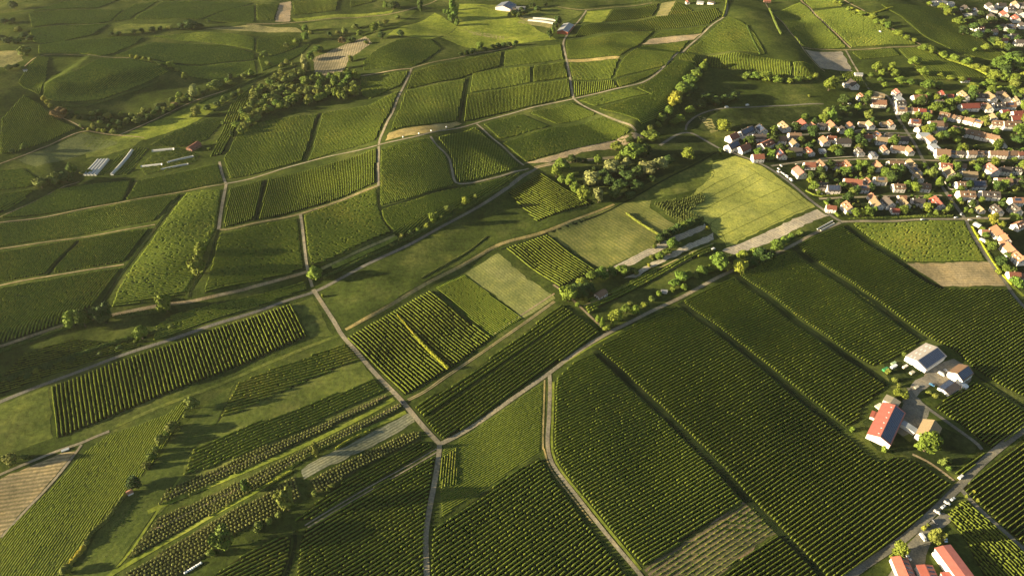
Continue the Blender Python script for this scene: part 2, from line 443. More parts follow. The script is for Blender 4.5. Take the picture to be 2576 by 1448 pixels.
# ---------------------------------------------------------------- roads, lanes and strips
ROADS = [
 ("road", 5.2, 'asphalt', [(-60,1034),(0,1011),(125,961),(250,914),(375,870),(500,829),(643,786),(719,756),(790,735),(869,694),(969,644),(1069,594),(1144,554),(1219,512),(1288,464),(1325,437),(1358,417)]),
 ("track", 7.0, 'dirt', [(1345,422),(1395,411),(1450,405),(1510,400),(1560,394)]),
 ("road", 5.0, 'road', [(788,728),(819,776),(844,814),(861,846),(919,911),(969,965),(1014,1011),(1069,1078),(1106,1116)]),
 ("road", 5.0, 'road', [(1106,1112),(1104,1148),(1094,1211),(1079,1286),(1070,1348),(1072,1400),(1074,1470)]),
 ("road", 5.0, 'road', [(1104,1118),(1169,1086),(1288,1004),(1378,941),(1438,894),(1530,836),(1588,809),(1663,771),(1758,724),(1838,682),(1900,658),(1997,616),(2052,585),(2114,560)]),
 ("road", 4.2, 'road', [(1382,938),(1384,974),(1381,1049),(1377,1100),(1378,1131),(1388,1166),(1413,1201),(1450,1246),(1500,1311),(1550,1374),(1600,1431),(1630,1470)]),
 ("road", 5.5, 'asphalt', [(1660,366),(1725,325),(1785,360),(1815,377),(1850,386),(1931,420),(1975,450),(2020,487),(2070,526),(2095,547),(2122,560)]),
 ("road", 5.0, 'road', [(2116,558),(2182,556),(2300,553),(2407,551),(2482,548),(2600,551)]),
 ("road", 5.0, 'road', [(2060,500),(2132,497),(2257,493),(2370,492)]),
 ("road", 5.0, 'road', [(1940,418),(2000,408),(2057,405),(2130,402),(2207,400),(2300,402),(2390,404),(2600,410)]),
 ("road", 5.0, 'asphalt', [(2000,340),(2057,336),(2110,334),(2182,332),(2300,336)]),
 ("road", 5.5, 'asphalt', [(2187,228),(2235,240),(2250,275),(2280,330),(2314,387),(2344,437),(2382,487),(2407,522),(2427,550)]),
 ("road", 4.5, 'asphalt', [(2430,552),(2440,580),(2454,602),(2482,650),(2532,712),(2548,740),(2600,800)]),
 ("road", 4.0, 'asphalt', [(1725,328),(1727,312),(1750,292),(1788,277),(1838,272),(1931,267),(2000,264),(2072,262)]),
 ("path", 3.0, 'lane', [(1812,378),(1775,400),(1713,430),(1650,467),(1575,506),(1538,527),(1463,560),(1375,590),(1260,628)]),
 ("grass_strip", 4.5, 'dry', [(1545,514),(1500,532),(1430,560),(1375,583),(1288,604),(1244,619),(1194,649),(1131,684),(1056,722),(969,776),(900,812),(869,829)]),
 ("road", 4.0, 'road', [(552,407),(558,435),(568,462)]),
 ("road", 4.0, 'road', [(570,462),(644,447),(744,414),(844,389),(949,366)]),
 ("road", 4.0, 'road', [(953,366),(955,350),(969,320),(994,262),(1014,220),(1036,172)]),
 ("track", 3.5, 'dirt', [(1036,172),(1069,162),(1144,147),(1194,135),(1290,117)]),
 ("track", 3.0, 'dirt', [(1034,173),(969,181),(901,192)]),
 ("road", 4.2, 'road', [(955,364),(1010,352),(1069,340),(1169,315),(1288,285),(1375,262),(1443,249),(1513,232),(1588,217),(1633,202),(1675,165),(1738,110),(1788,65),(1825,42),(1830,15),(1827,-10)]),
 ("road", 4.2, 'road', [(1443,249),(1438,225),(1430,175),(1420,130),(1415,102),(1438,75),(1475,27)]),
 ("track", 4.0, 'dirt', [(1403,18),(1443,24),(1475,26),(1560,17),(1640,8)]),
 ("road", 4.0, 'road', [(1443,249),(1463,265),(1538,300),(1600,330)]),
 ("road", 4.0, 'road', [(569,463),(562,500),(555,540),(550,577)]),
 ("track", 4.0, 'dirt', [(550,577),(575,578),(644,560),(719,547),(756,538),(819,517),(894,489),(951,467)]),
 ("road", 4.0, 'road', [(952,468),(951,412),(953,368)]),
 ("road", 4.0, 'road', [(756,540),(761,574),(768,640),(774,682),(786,722)]),
 ("track", 3.2, 'dirt', [(772,684),(719,699),(644,719),(600,733),(500,756),(425,764),(360,776),(290,791),(200,806),(162,816),(100,838),(50,854),(-30,880)]),
 ("track", 3.0, 'lane', [(550,578),(542,600),(530,650),(505,690),(476,748)]),
 ("road", 3.6, 'road', [(1083,343),(1096,365),(1129,392),(1137,425),(1141,450),(1149,464),(1194,459),(1287,437),(1330,424)]),
 ("road", 3.6, 'road', [(1199,312),(1225,335),(1251,357),(1288,392),(1318,416)]),
 ("track", 3.6, 'road', [(275,1084),(235,1100),(200,1116),(145,1133),(75,1161),(0,1193),(-40,1210)]),
 ("track", 2.6, 'road', [(205,1118),(190,1140),(125,1221),(62,1286),(-10,1366)]),
 ("grass_strip", 4.5, 'meadow', [(262,1085),(375,1033),(500,988),(644,925),(719,895),(800,862),(856,842)]),
 ("grass_strip", 1.8, 'dry', [(1370,955),(1369,1000),(1366,1080),(1366,1130)]),
 ("grass_strip", 1.8, 'dry', [(1368,1128),(1380,1172),(1405,1208),(1440,1250),(1490,1314)]),
 ("track", 4.2, 'dirt', [(620,62),(744,57),(869,45),(994,35),(1044,22),(1100,0)]),
 ("path", 2.5, 'dirt', [(-10,416),(60,392),(133,360),(210,327),(250,335),(300,340),(363,347)]),
 ("path", 2.5, 'dirt', [(300,340),(375,307),(500,250),(644,198),(700,178)]),
 ("path", 2.4, 'dirt', [(62,168),(95,138),(200,138),(250,143),(325,146)]),
 ("path", 2.4, 'dirt', [(210,325),(180,305),(130,285)]),
 ("road", 3.6, 'dirt', [(2010,-6),(2040,25),(2062,47),(2107,90),(2140,122)]),
 ("track", 3.4, 'dirt', [(2017,119),(2080,124),(2132,127),(2220,121),(2322,115)]),
 ("track", 3.4, 'road', [(2128,128),(2157,180),(2187,226)]),
 ("path", 2.6, 'dirt', [(1925,8),(1932,22),(1975,65),(2017,119),(2040,150),(2075,180)]),
 ("road", 3.8, 'dirt', [(2110,-8),(2120,0),(2207,50),(2270,87),(2320,115),(2372,143)]),
 ("road", 6.5, 'asphalt', [(2110,1470),(2180,1418),(2257,1367),(2307,1327),(2407,1229),(2482,1149),(2600,1062)]),
 ("road", 4.2, 'asphalt', [(2415,1228),(2432,1246),(2457,1274),(2510,1323),(2600,1402)]),
 ("track", 2.6, 'dirt', [(2400,1209),(2370,1185),(2332,1159),(2295,1142)]),
 ("road", 4.0, 'asphalt', [(2470,1130),(2457,1114),(2417,1086),(2332,1026),(2300,1000),(2285,975)]),
 ("track", 3.0, 'lane', [(2432,928),(2470,953),(2507,977),(2600,1040)]),
 ("track", 1.2, 'road', [(1098,1128),(1028,1170),(958,1207),(858,1266),(767,1321)]), ("track", 1.2, 'road', [(1100,1136),(1033,1176),(964,1214),(864,1272),(774,1326)]),
 ("track", 3.0, 'lane', [(740,1332),(745,1362),(735,1400),(715,1460)]),
 ("track", 3.6, 'dirt', [(1026,1006),(1070,985),(1119,949),(1194,899),(1250,860),(1290,833),(1395,758)]),
 ("track", 3.0, 'dirt', [(1392,716),(1425,740),(1463,775),(1510,820),(1530,836)]),
 ("grass_lane", 2.4, 'lane', [(112,224),(200,176),(262,150)]), ("grass_lane", 2.0, 'lane', [(178,246),(270,202),(368,160)]), ("grass_lane", 2.0, 'lane', [(205,252),(330,198),(420,178)]),
 ("grass_lane", 2.4, 'lane', [(420,120),(520,86)]), ("grass_lane", 2.4, 'lane', [(430,166),(540,116)]), ("grass_lane", 2.4, 'lane', [(395,150),(480,112)]), ("grass_lane", 2.4, 'lane', [(420,48),(480,8)]), ("grass_lane", 2.4, 'lane', [(160,60),(215,28)]),
 ("grass_lane", 2.4, 'lane', [(170,130),(240,98)]), ("grass_lane", 2.2, 'lane', [(565,57),(600,20)]), ("grass_lane", 2.2, 'lane', [(640,330),(720,300)]),
 ("track", 2.0, 'dirt', [(-10,627),(200,597),(300,581),(390,565)]), ("track", 2.0, 'dirt', [(-10,720),(125,694),(312,665)]), ("track", 2.0, 'dirt', [(-10,561),(225,522),(312,508),(460,482),(566,463)]), ("track", 2.0, 'dirt', [(-10,551),(142,474),(200,458)]),
 ("grass_lane", 4.5, 'lane', [(458,490),(397,570),(322,666),(252,774)]), ("grass_lane", 3.0, 'lane', [(200,604),(120,692)]), ("grass_lane", 4.0, 'lane', [(667,452),(643,554)]), ("grass_lane", 4.5, 'lane', [(805,284),(787,345),(766,408)]),
 ("grass_lane", 4.0, 'lane', [(953,470),(954,522),(964,554),(987,586)]), ("grass_lane", 3.0, 'lane', [(957,524),(1050,498),(1150,470)]), ("grass_lane", 4.0, 'lane', [(338,456),(312,504)]), ("grass_lane", 4.0, 'lane', [(1178,195),(1170,240),(1156,306)]),
 ("grass_strip", 3.0, 'hay', [(809,676),(870,648),(940,616),(994,592)]), ("grass_strip", 4.0, 'lush', [(835,672),(900,645),(960,618),(1000,596)]),
 ("track", 2.0, 'dirt', [(1395,738),(1300,800),(1240,842)]),
 ("path", 2.0, 'hay', [(1468,770),(1600,700),(1720,645),(1795,612)]),
 ("path", 1.6, 'hay', [(1475,765),(1560,735),(1650,700),(1740,650)]),
 ("grass_strip", 5.0, 'lush', [(372,1288),(450,1250),(550,1212),(644,1174),(760,1124),(880,1064),(991,1003)]),
 ("grass_strip", 5.0, 'lush', [(270,1450),(345,1405),(425,1358),(550,1285),(644,1237),(700,1200),(784,1134),(894,1090),(1021,1036)]),
 ("grass_strip", 2.5, 'lush', [(258,1462),(320,1400),(370,1325),(392,1292),(430,1235),(455,1198)]),
 ("grass_strip", 2.2, 'dirt', [(430,1245),(540,1192),(644,1152),(800,1078),(972,995)]),
 ("grass_strip", 2.2, 'dirt', [(390,1330),(500,1276),(644,1208),(800,1128),(1005,1017)]),
 ("grass_strip", 2.5, 'lush', [(1990,616),(2055,668),(2130,717),(2200,768)]),
 ("grass_strip", 5.0, 'lush', [(2440,566),(2462,600),(2492,650),(2545,718),(2576,745)]),
]
for nm, w, mk, pts in ROADS:
    ribbon(nm, pts, w, M[mk], 0.2 if nm != "grass_strip" else 0.15)
    if nm == "track" and w >= 3.4 and mk == 'dirt': ribbon("grass_strip", pts, 1.1, M['meadow'], 0.27)
for pts in ([(1497,882),(1563,941),(1638,1011),(1713,1083),(1788,1158),(1838,1212),(1888,1266),(1945,1322),(2007,1386),(2072,1452)], [(1710,761),(1813,837),(1932,930),(2007,995),(2057,1034),(2120,1083)], [(1850,693),(1932,748),(2032,827),(2107,882),(2182,928),(2240,971)],
            [(2125,566),(2207,622),(2270,662),(2335,710),(2370,724)], [(1996,622),(2057,670),(2136,720),(2207,768),(2257,806),(2330,855)]):
    ribbon("grass_lane", pts, 8.0, M['lane'], 0.13)  # wide dark strips: vine shade put into the lane colour
# verges beside the farm lanes
for pts, s in (([(1400,925),(1440,900),(1530,846),(1600,814)], 0), ([(1392,960),(1391,1040),(1387,1110),(1392,1150),(1415,1190),(1470,1255),(1530,1330),(1612,1432)], 0)):
    ribbon("grass_strip", pts, 2.6, M['lush'], 0.13)

FRUIT_SOIL = [[(290,1462),(440,1366),(560,1294),(650,1252),(742,1198),(758,1246),(699,1296),(594,1341),(526,1394),(425,1462)],
 [(778,1207),(906,1143),(1006,1095),(1057,1084),(1057,1101),(894,1185),(822,1231),(794,1238)],
 [(400,1300),(644,1192),(800,1114),(1000,1014),(1014,1023),(800,1136),(644,1230),(315,1408)],
 [(422,1228),(644,1134),(972,990),(978,999),(644,1168),(394,1276)]]
# ---------------------------------------------------------------- fields without vines
ang = lambda p, q: math.atan2(*(PT([q[0]], [q[1]])[0, :2] - PT([p[0]], [p[1]])[0, :2])[::-1])
def striped(name, poly, d, sp, base, line, st):
    drape(name, poly, smat(0, ang(*d), sp, base, line, st), 0.10, 5.0, ragged=0.55)
DK = (0.05, 0.06, 0.02)
PLAIN = [
 ("meadow", 'meadow', [(545,1066),(610,962),(700,925),(868,868),(935,940),(960,978),(985,995),(470,1225),(400,1290),(380,1300),(480,1135)]),
 ("meadow", 'lush', [(300,346),(375,312),(500,258),(640,206),(606,240),(560,262),(520,290),(470,318),(370,352)]),
 ("meadow", 'meadow', [(290,60),(440,60),(385,82),(282,84)]),
 ("meadow", 'meadow', [(750,62),(870,50),(1050,26),(1000,58),(900,66),(770,76)]),
 ("meadow", 'lush', [(735,48),(870,36),(990,26),(985,33),(870,44),(745,55)]),
 ("bare_field", 'hay', [(0,145),(55,143),(60,152),(20,168),(-10,170)]),
 ("meadow", 'meadow', [(1195,14),(1240,12),(1400,20),(1470,30),(1420,60),(1300,36)]),
 ("meadow", 'meadow', [(205,330),(250,340),(300,345),(360,352),(330,372),(260,392),(215,398)]),
 ("meadow", 'grass', [(808,742),(870,706),(1000,641),(1150,562),(1230,615),(1060,714),(960,774),(866,822),(835,790)]),
 ("meadow", 'meadow', [(735,765),(785,748),(836,845),(782,850)]),
 ("meadow", 'grass', [(1184,548),(1275,490),(1350,560),(1245,610)]),
 ("meadow", 'meadow', [(0,1018),(125,968),(130,1100),(60,1130),(-20,1160)]),
 ("bare_field", 'sand', [(1318,412),(1400,389),(1488,361),(1600,332),(1622,347),(1545,374),(1463,383),(1438,393),(1380,408)]),
 ("bare_field", 'dry', [(978,334),(1070,316),(1148,307),(1160,312),(1080,336),(968,354)]),
 ("bare_field", 'sand', [(1615,112),(1640,97),(1763,85),(1745,100)]),
 ("bare_field", 'dry', [(1428,150),(1500,146),(1560,141),(1556,147),(1430,156)]),
 ("bare_field", 'hay', [(1665,8),(1700,2),(1680,40),(1650,42)]),
 ("bare_field", 'sand', [(704,8),(733,4),(730,54),(691,56)]),
 ("bare_field", 'hay', [(500,75),(640,62),(745,70),(760,82),(640,80)]),
 ("bare_field", 'hay', [(-10,130),(50,128),(58,142),(-10,150)]),
 ("meadow", 'lush', [(976,88),(1094,33),(1151,66),(1119,90),(1085,100)]),
 ("meadow", 'lush', [(1155,10),(1250,14),(1300,40),(1400,100),(1300,112),(1180,122),(1110,95),(1150,70)]),
 ("meadow", 'hay', [(1170,75),(1230,85),(1290,95),(1270,100),(1190,88)]),
 ("meadow", 'hay', [(1310,38),(1400,55),(1395,72),(1300,58)]),
 ("meadow", 'lush', [(1478,30),(1538,25),(1515,57),(1462,62)]),
 ("meadow", 'grass', [(1780,185),(1990,208),(2070,220),(2080,250),(1900,262),(1790,268),(1740,280)]),
 ("meadow", 'garden', [(1735,300),(1800,283),(1930,272),(2060,266),(2080,300),(1900,320),(1860,330),(1770,330),(1728,322)]),
 ("bare_field", 'hay', [(1755,292),(1790,300),(1805,330),(1790,336)]),
 ("meadow", 'garden', [(1545,395),(1660,366),(1725,332),(1810,378),(1700,430),(1600,480),(1540,510)]),
 ("meadow", 'meadow', [(1715,432),(1790,398),(1800,440),(1745,480),(1640,505),(1580,510)]),
 ("cereal_field", 'wheat', [(1745,487),(1788,443),(1795,412),(1850,392),(1925,422),(1962,452),(2052,520),(1830,621),(1802,590),(1775,560),(1725,545)]),
 ("bare_field", 'yard', [(2025,125),(2118,130),(2145,180),(2065,172),(2045,150)]),
 ("garden_ground", 'garden', [(1815,380),(1860,350),(1990,312),(2085,272),(2190,228),(2300,240),(2600,215),(2600,548),(2480,545),(2407,548),(2300,550),(2125,554),(2060,510),(1960,430)]),
 ("garden_ground", 'garden', [(2445,560),(2600,556),(2600,790),(2545,716)]),
 ("garden_ground", 'garden', [(2260,-10),(2600,-10),(2600,190),(2545,150),(2475,95),(2415,40),(2340,15)]),
 ("yard", 'yard', [(2282,985),(2290,965),(2320,945),(2345,918),(2400,903),(2432,922),(2445,945),(2420,985),(2380,975),(2345,965),(2315,985),(2300,1005)]),
 ("yard", 'asphalt', [(2285,990),(2305,1000),(2340,1030),(2320,1085),(2270,1095),(2240,1075)]),
 ("yard", 'asphalt', [(2255,1400),(2300,1345),(2370,1290),(2395,1300),(2345,1350),(2330,1400),(2300,1470),(2220,1470)]),
 ("garden_ground", 'garden', [(2170,1060),(2240,1000),(2285,990),(2240,1075),(2290,1110),(2340,1060),(2420,1095),(2462,1120),(2400,1190),(2290,1148),(2200,1130)]),
 ("garden_ground", 'garden', [(2225,915),(2270,900),(2320,935),(2285,965),(2240,970)]),
]
for nm, mk, poly in PLAIN: drape(nm, poly, M[mk], 0.09, 6.0, ragged=0.7)
striped("meadow", [(490,1040),(592,962),(545,1065),(478,1132),(453,1200),(385,1292),(310,1400),(265,1460),(180,1460),(238,1345),(320,1250),(392,1160)], ((300,1380),(430,1200)), 5.0, MIXG, (0.045, 0.065, 0.015), 0.35)
striped("bare_field", [(756,1178),(766,1203),(900,1140),(1000,1088),(1042,1060),(1028,1038),(930,1088),(850,1130)], ((766,1195),(1035,1050)), 2.4, GREY, DK, 0.55)
striped("bare_field", [(1815,630),(1932,582),(2057,527),(2082,543),(1932,612),(1845,640)], ((1820,632),(2060,530)), 2.2, PALE, (0.16, 0.10, 0.05), 0.55)
striped("bare_field", [(1513,684),(1600,640),(1775,562),(1780,574),(1660,632),(1583,669),(1500,692)], ((1513,684),(1775,562)), 2.4, PALE, (0.14, 0.09, 0.05), 0.6)
striped("bare_field", [(1568,699),(1680,640),(1793,587),(1797,602),(1700,645),(1640,672),(1600,700)], ((1568,699),(1793,587)), 2.2, PALE, (0.2, 0.14, 0.07), 0.45)
striped("bare_field", [(0,1203),(150,1140),(186,1136),(125,1214),(60,1284),(-20,1372),(-30,1215)], ((0,1270),(120,1252)), 3.3, TAN, (0.07, 0.075, 0.03), 0.6)
striped("bare_field", [(2282,661),(2485,658),(2532,720),(2372,721)], ((2300,690),(2500,688)), 3.4, TAN, (0.14, 0.12, 0.05), 0.45)
striped("hay_field", [(1170,688),(1253,636),(1398,750),(1318,800)], ((1253,640),(1395,750)), 3.0, ((0.155, 0.165, 0.050), (0.205, 0.205, 0.068), (0.27, 0.255, 0.095)), (0.10, 0.12, 0.032), 0.5)
striped("crop_field", [(1095,722),(1168,690),(1316,801),(1241,847)], ((1092,727),(1240,845)), 1.6, CORN, (0.035, 0.055, 0.008), 0.6)
striped("hay_field", [(1378,585),(1430,560),(1500,534),(1570,512),(1640,504),(1633,522),(1708,572),(1650,604),(1643,624),(1513,679)], ((1450,560),(1590,660)), 4.2, HAY, (0.075, 0.10, 0.022), 0.55)
striped("crop_field", [(1112,1130),(1168,1096),(1290,1012),(1370,957),(1366,1075),(1360,1140),(1288,1184),(1240,1222),(1170,1262),(1108,1305),(1103,1200)], ((1150,1200),(1300,1110)), 1.5, MIXG, (0.04, 0.055, 0.014), 0.5)
striped("crop_field", [(205,1142),(272,1092),(420,1040),(465,1005),(470,1030),(390,1160),(312,1244),(232,1342),(170,1420),(150,1460),(-30,1460),(-30,1385),(130,1228)], ((25,1424),(125,1286)), 1.8, MIXG, (0.04, 0.055, 0.014), 0.45)
striped("bare_field", [(789,145),(824,132),(919,92),(936,108),(906,130),(876,150),(859,185),(834,198),(791,182)], ((829,195),(850,140)), 4.0, ((0.21, 0.17, 0.10), (0.27, 0.215, 0.13), (0.32, 0.26, 0.16)), (0.09, 0.09, 0.04), 0.65)
striped("bare_field", [(1620,1428),(1870,1262),(1895,1270),(1955,1340),(1932,1354),(1806,1448),(1790,1462),(1640,1455)], ((1640,1435),(1890,1275)), 3.2, ((0.15, 0.105, 0.065), (0.19, 0.135, 0.085), (0.23, 0.165, 0.105)), (0.05, 0.065, 0.018), 0.85)
striped("bare_field", [(44,402),(120,372),(205,335),(250,345),(300,360),(210,388),(90,420)], ((90,410),(230,350)), 2.2, ((0.09, 0.105, 0.04), (0.12, 0.135, 0.05), (0.15, 0.16, 0.06)), (0.06, 0.075, 0.025), 0.4)
for poly in FRUIT_SOIL: striped("bare_field", poly, ((370,1350),(1000,1020)), 3.6, ((0.052, 0.056, 0.020), (0.072, 0.072, 0.026), (0.10, 0.090, 0.036)), (0.03, 0.04, 0.012), 0.5)
striped("kitchen_garden", [(352,425),(375,395),(440,370),(470,378),(500,390),(495,405),(440,425),(365,440)], ((360,436),(490,404)), 2.4, MIXG, (0.03, 0.04, 0.012), 0.6)
striped("kitchen_garden", [(250,440),(300,390),(340,370),(375,372),(345,410),(320,440)], ((265,440),(325,378)), 2.4, MIXG, (0.03, 0.04, 0.012), 0.6)
striped("kitchen_garden", [(375,365),(450,325),(520,300),(560,305),(520,350),(450,368)], ((390,365),(520,310)), 2.6, MIXG, (0.03, 0.04, 0.012), 0.6)
# wheel marks through the cereal
TR = [[(1800,600),(1905,552),(1990,510),(2030,496)], [(1830,612),(1930,570),(2040,518)], [(1790,572),(1783,560),(1880,510),(1975,470)], [(1735,548),(1840,490),(1915,450)],
      [(1745,520),(1830,472),(1900,436)], [(1740,500),(1795,462),(1850,438)], [(1905,436),(1945,460),(1975,470),(1996,492),(2030,516)], [(1770,556),(1800,575),(1820,590),(1828,615)], [(1850,410),(1880,420),(1905,436)]]
for p in TR: ribbon("wheel_track", p, 0.8, M['track'], 0.14)
# ---------------------------------------------------------------- vineyards: every row is a leafy strip of its own
M['vine'] = tint_mat("vine_foliage", 0.8, 0.55, 1.1)
GREEN = np.array([(0.122, 0.146, 0.020), (0.164, 0.181, 0.024), (0.102, 0.132, 0.022), (0.200, 0.200, 0.028), (0.198, 0.162, 0.032)]) * np.array([0.97, 1.04, 1.15])

def patch(x, y):
    return 0.5 + 0.5 * np.sin(x * 0.043 + 1.3 * np.sin(y * 0.021)) * np.sin(y * 0.051 + 1.7 * np.sin(x * 0.017 + 2))

def row_points(p, q, step):
    L = math.hypot(q[0] - p[0], q[1] - p[1])
    n = max(3, int(L / step) + 1)
    t = np.linspace(0, 1, n)
    return np.column_stack([p[0] + (q[0] - p[0]) * t, p[1] + (q[1] - p[1]) * t])

def row_mesh(c, h, w, tone, gap, clump=None, dense=False):
    if dense: gap *= 0.3
    """one row: five-point cross-section that swells, dips and breaks like real foliage"""
    k = len(c)
    t = c[-1] - c[0]; t = t / np.hypot(*t)
    nr = np.array([-t[1], t[0]])
    j = rng.random(k)
    hh = h * ((0.82 + 0.30 * rng.random(k)) if dense else (0.91 + 0.17 * rng.random(k))); ww = w * ((0.7 + 0.55 * rng.random(k)) if dense else (0.86 + 0.28 * rng.random(k)))
    if clump is not None:
        ph = (np.arange(k) % 2).astype(float)
        hh *= 0.45 + 0.55 * ph; ww *= 0.45 + 0.65 * ph
    miss = j < gap
    hh[miss] *= 0.25; ww[miss] *= 0.5
    hh[0] *= 0.75; hh[-1] *= 0.75
    off = rng.normal(0, 0.06, k)
    cx = c + nr * off[:, None]
    V = np.empty((k, 5, 3)); z0 = height(c[:, 0], c[:, 1])
    if dense: off *= 0.5
    for m, (a, b) in enumerate(((-0.9, 0.0), (-1.0, 0.84), (0.0, 1.0), (1.0, 0.84), (0.9, 0.0)) if dense else ((-0.8, 0.0), (-1.0, 0.62), (0.0, 1.0), (1.0, 0.62), (0.8, 0.0))):
        jj = 1 + 0.25 * (rng.random(k) - 0.5)
        V[:, m, :2] = cx + nr * (ww * 0.5 * a * jj)[:, None]
        V[:, m, 2] = z0 + hh * b * (1 + (0.18 * (rng.random(k) - 0.5) if b else 0)) + (0.02 if b else -0.1)
    pt = patch(c[:, 0], c[:, 1])
    pick = np.clip((pt * 1.6 + rng.random(k) * 1.5 + tone * 0.7), 0, 3.7)
    lo = np.clip(pick.astype(int), 0, 3); fr = (pick - lo)[:, None]
    col = GREEN[lo] * (1 - fr) + GREEN[lo + 1] * fr
    col = col * (1 + (0.52 if dense else 0.34) * (rng.random(k) - 0.5))[:, None]
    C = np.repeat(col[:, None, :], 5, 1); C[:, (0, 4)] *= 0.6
    if dense: C = C * np.array([1.06, 1.24, 1.25])  # stronger sun on the hillsides put into the leaf colour
    if tone < 0: C *= 1 + 0.36 * tone
    i = (np.arange(k - 1) * 5)[:, None]
    F = np.concatenate([i + np.array([[m, m + 1, m + 6, m + 5]]) for m in range(4)])
    F = np.concatenate([F, [[0, 4, 3, 1]], [[(k - 1) * 5, (k - 1) * 5 + 1, (k - 1) * 5 + 3, (k - 1) * 5 + 4]]])
    return V.reshape(-1, 3), F, C.reshape(-1, 3)

def rows_of(poly_map, d, sp, inset=1.0):
    pw = PT([p[0] for p in poly_map], [p[1] for p in poly_map])[:, :2]
    a = PT([d[0][0]], [d[0][1]])[0, :2]; b = PT([d[1][0]], [d[1][1]])[0, :2]
    t = (b - a) / np.hypot(*(b - a)); n = np.array([-t[1], t[0]])
    u = pw @ t; v = pw @ n
    out = []
    o = v.min() + sp * 0.5
    while o < v.max():
        xs = []
        for i in range(len(pw)):
            v0, v1 = v[i], v[(i + 1) % len(pw)]
            if (v0 > o) != (v1 > o): xs.append(u[i] + (u[(i + 1) % len(pw)] - u[i]) * (o - v0) / (v1 - v0))
        xs.sort()
        for s, e in zip(xs[::2], xs[1::2]):
            if e - s > 6: out.append((t * (s + inset * R.random()) + n * o, t * (e - inset * R.random()) + n * o))
        o += sp
    return out

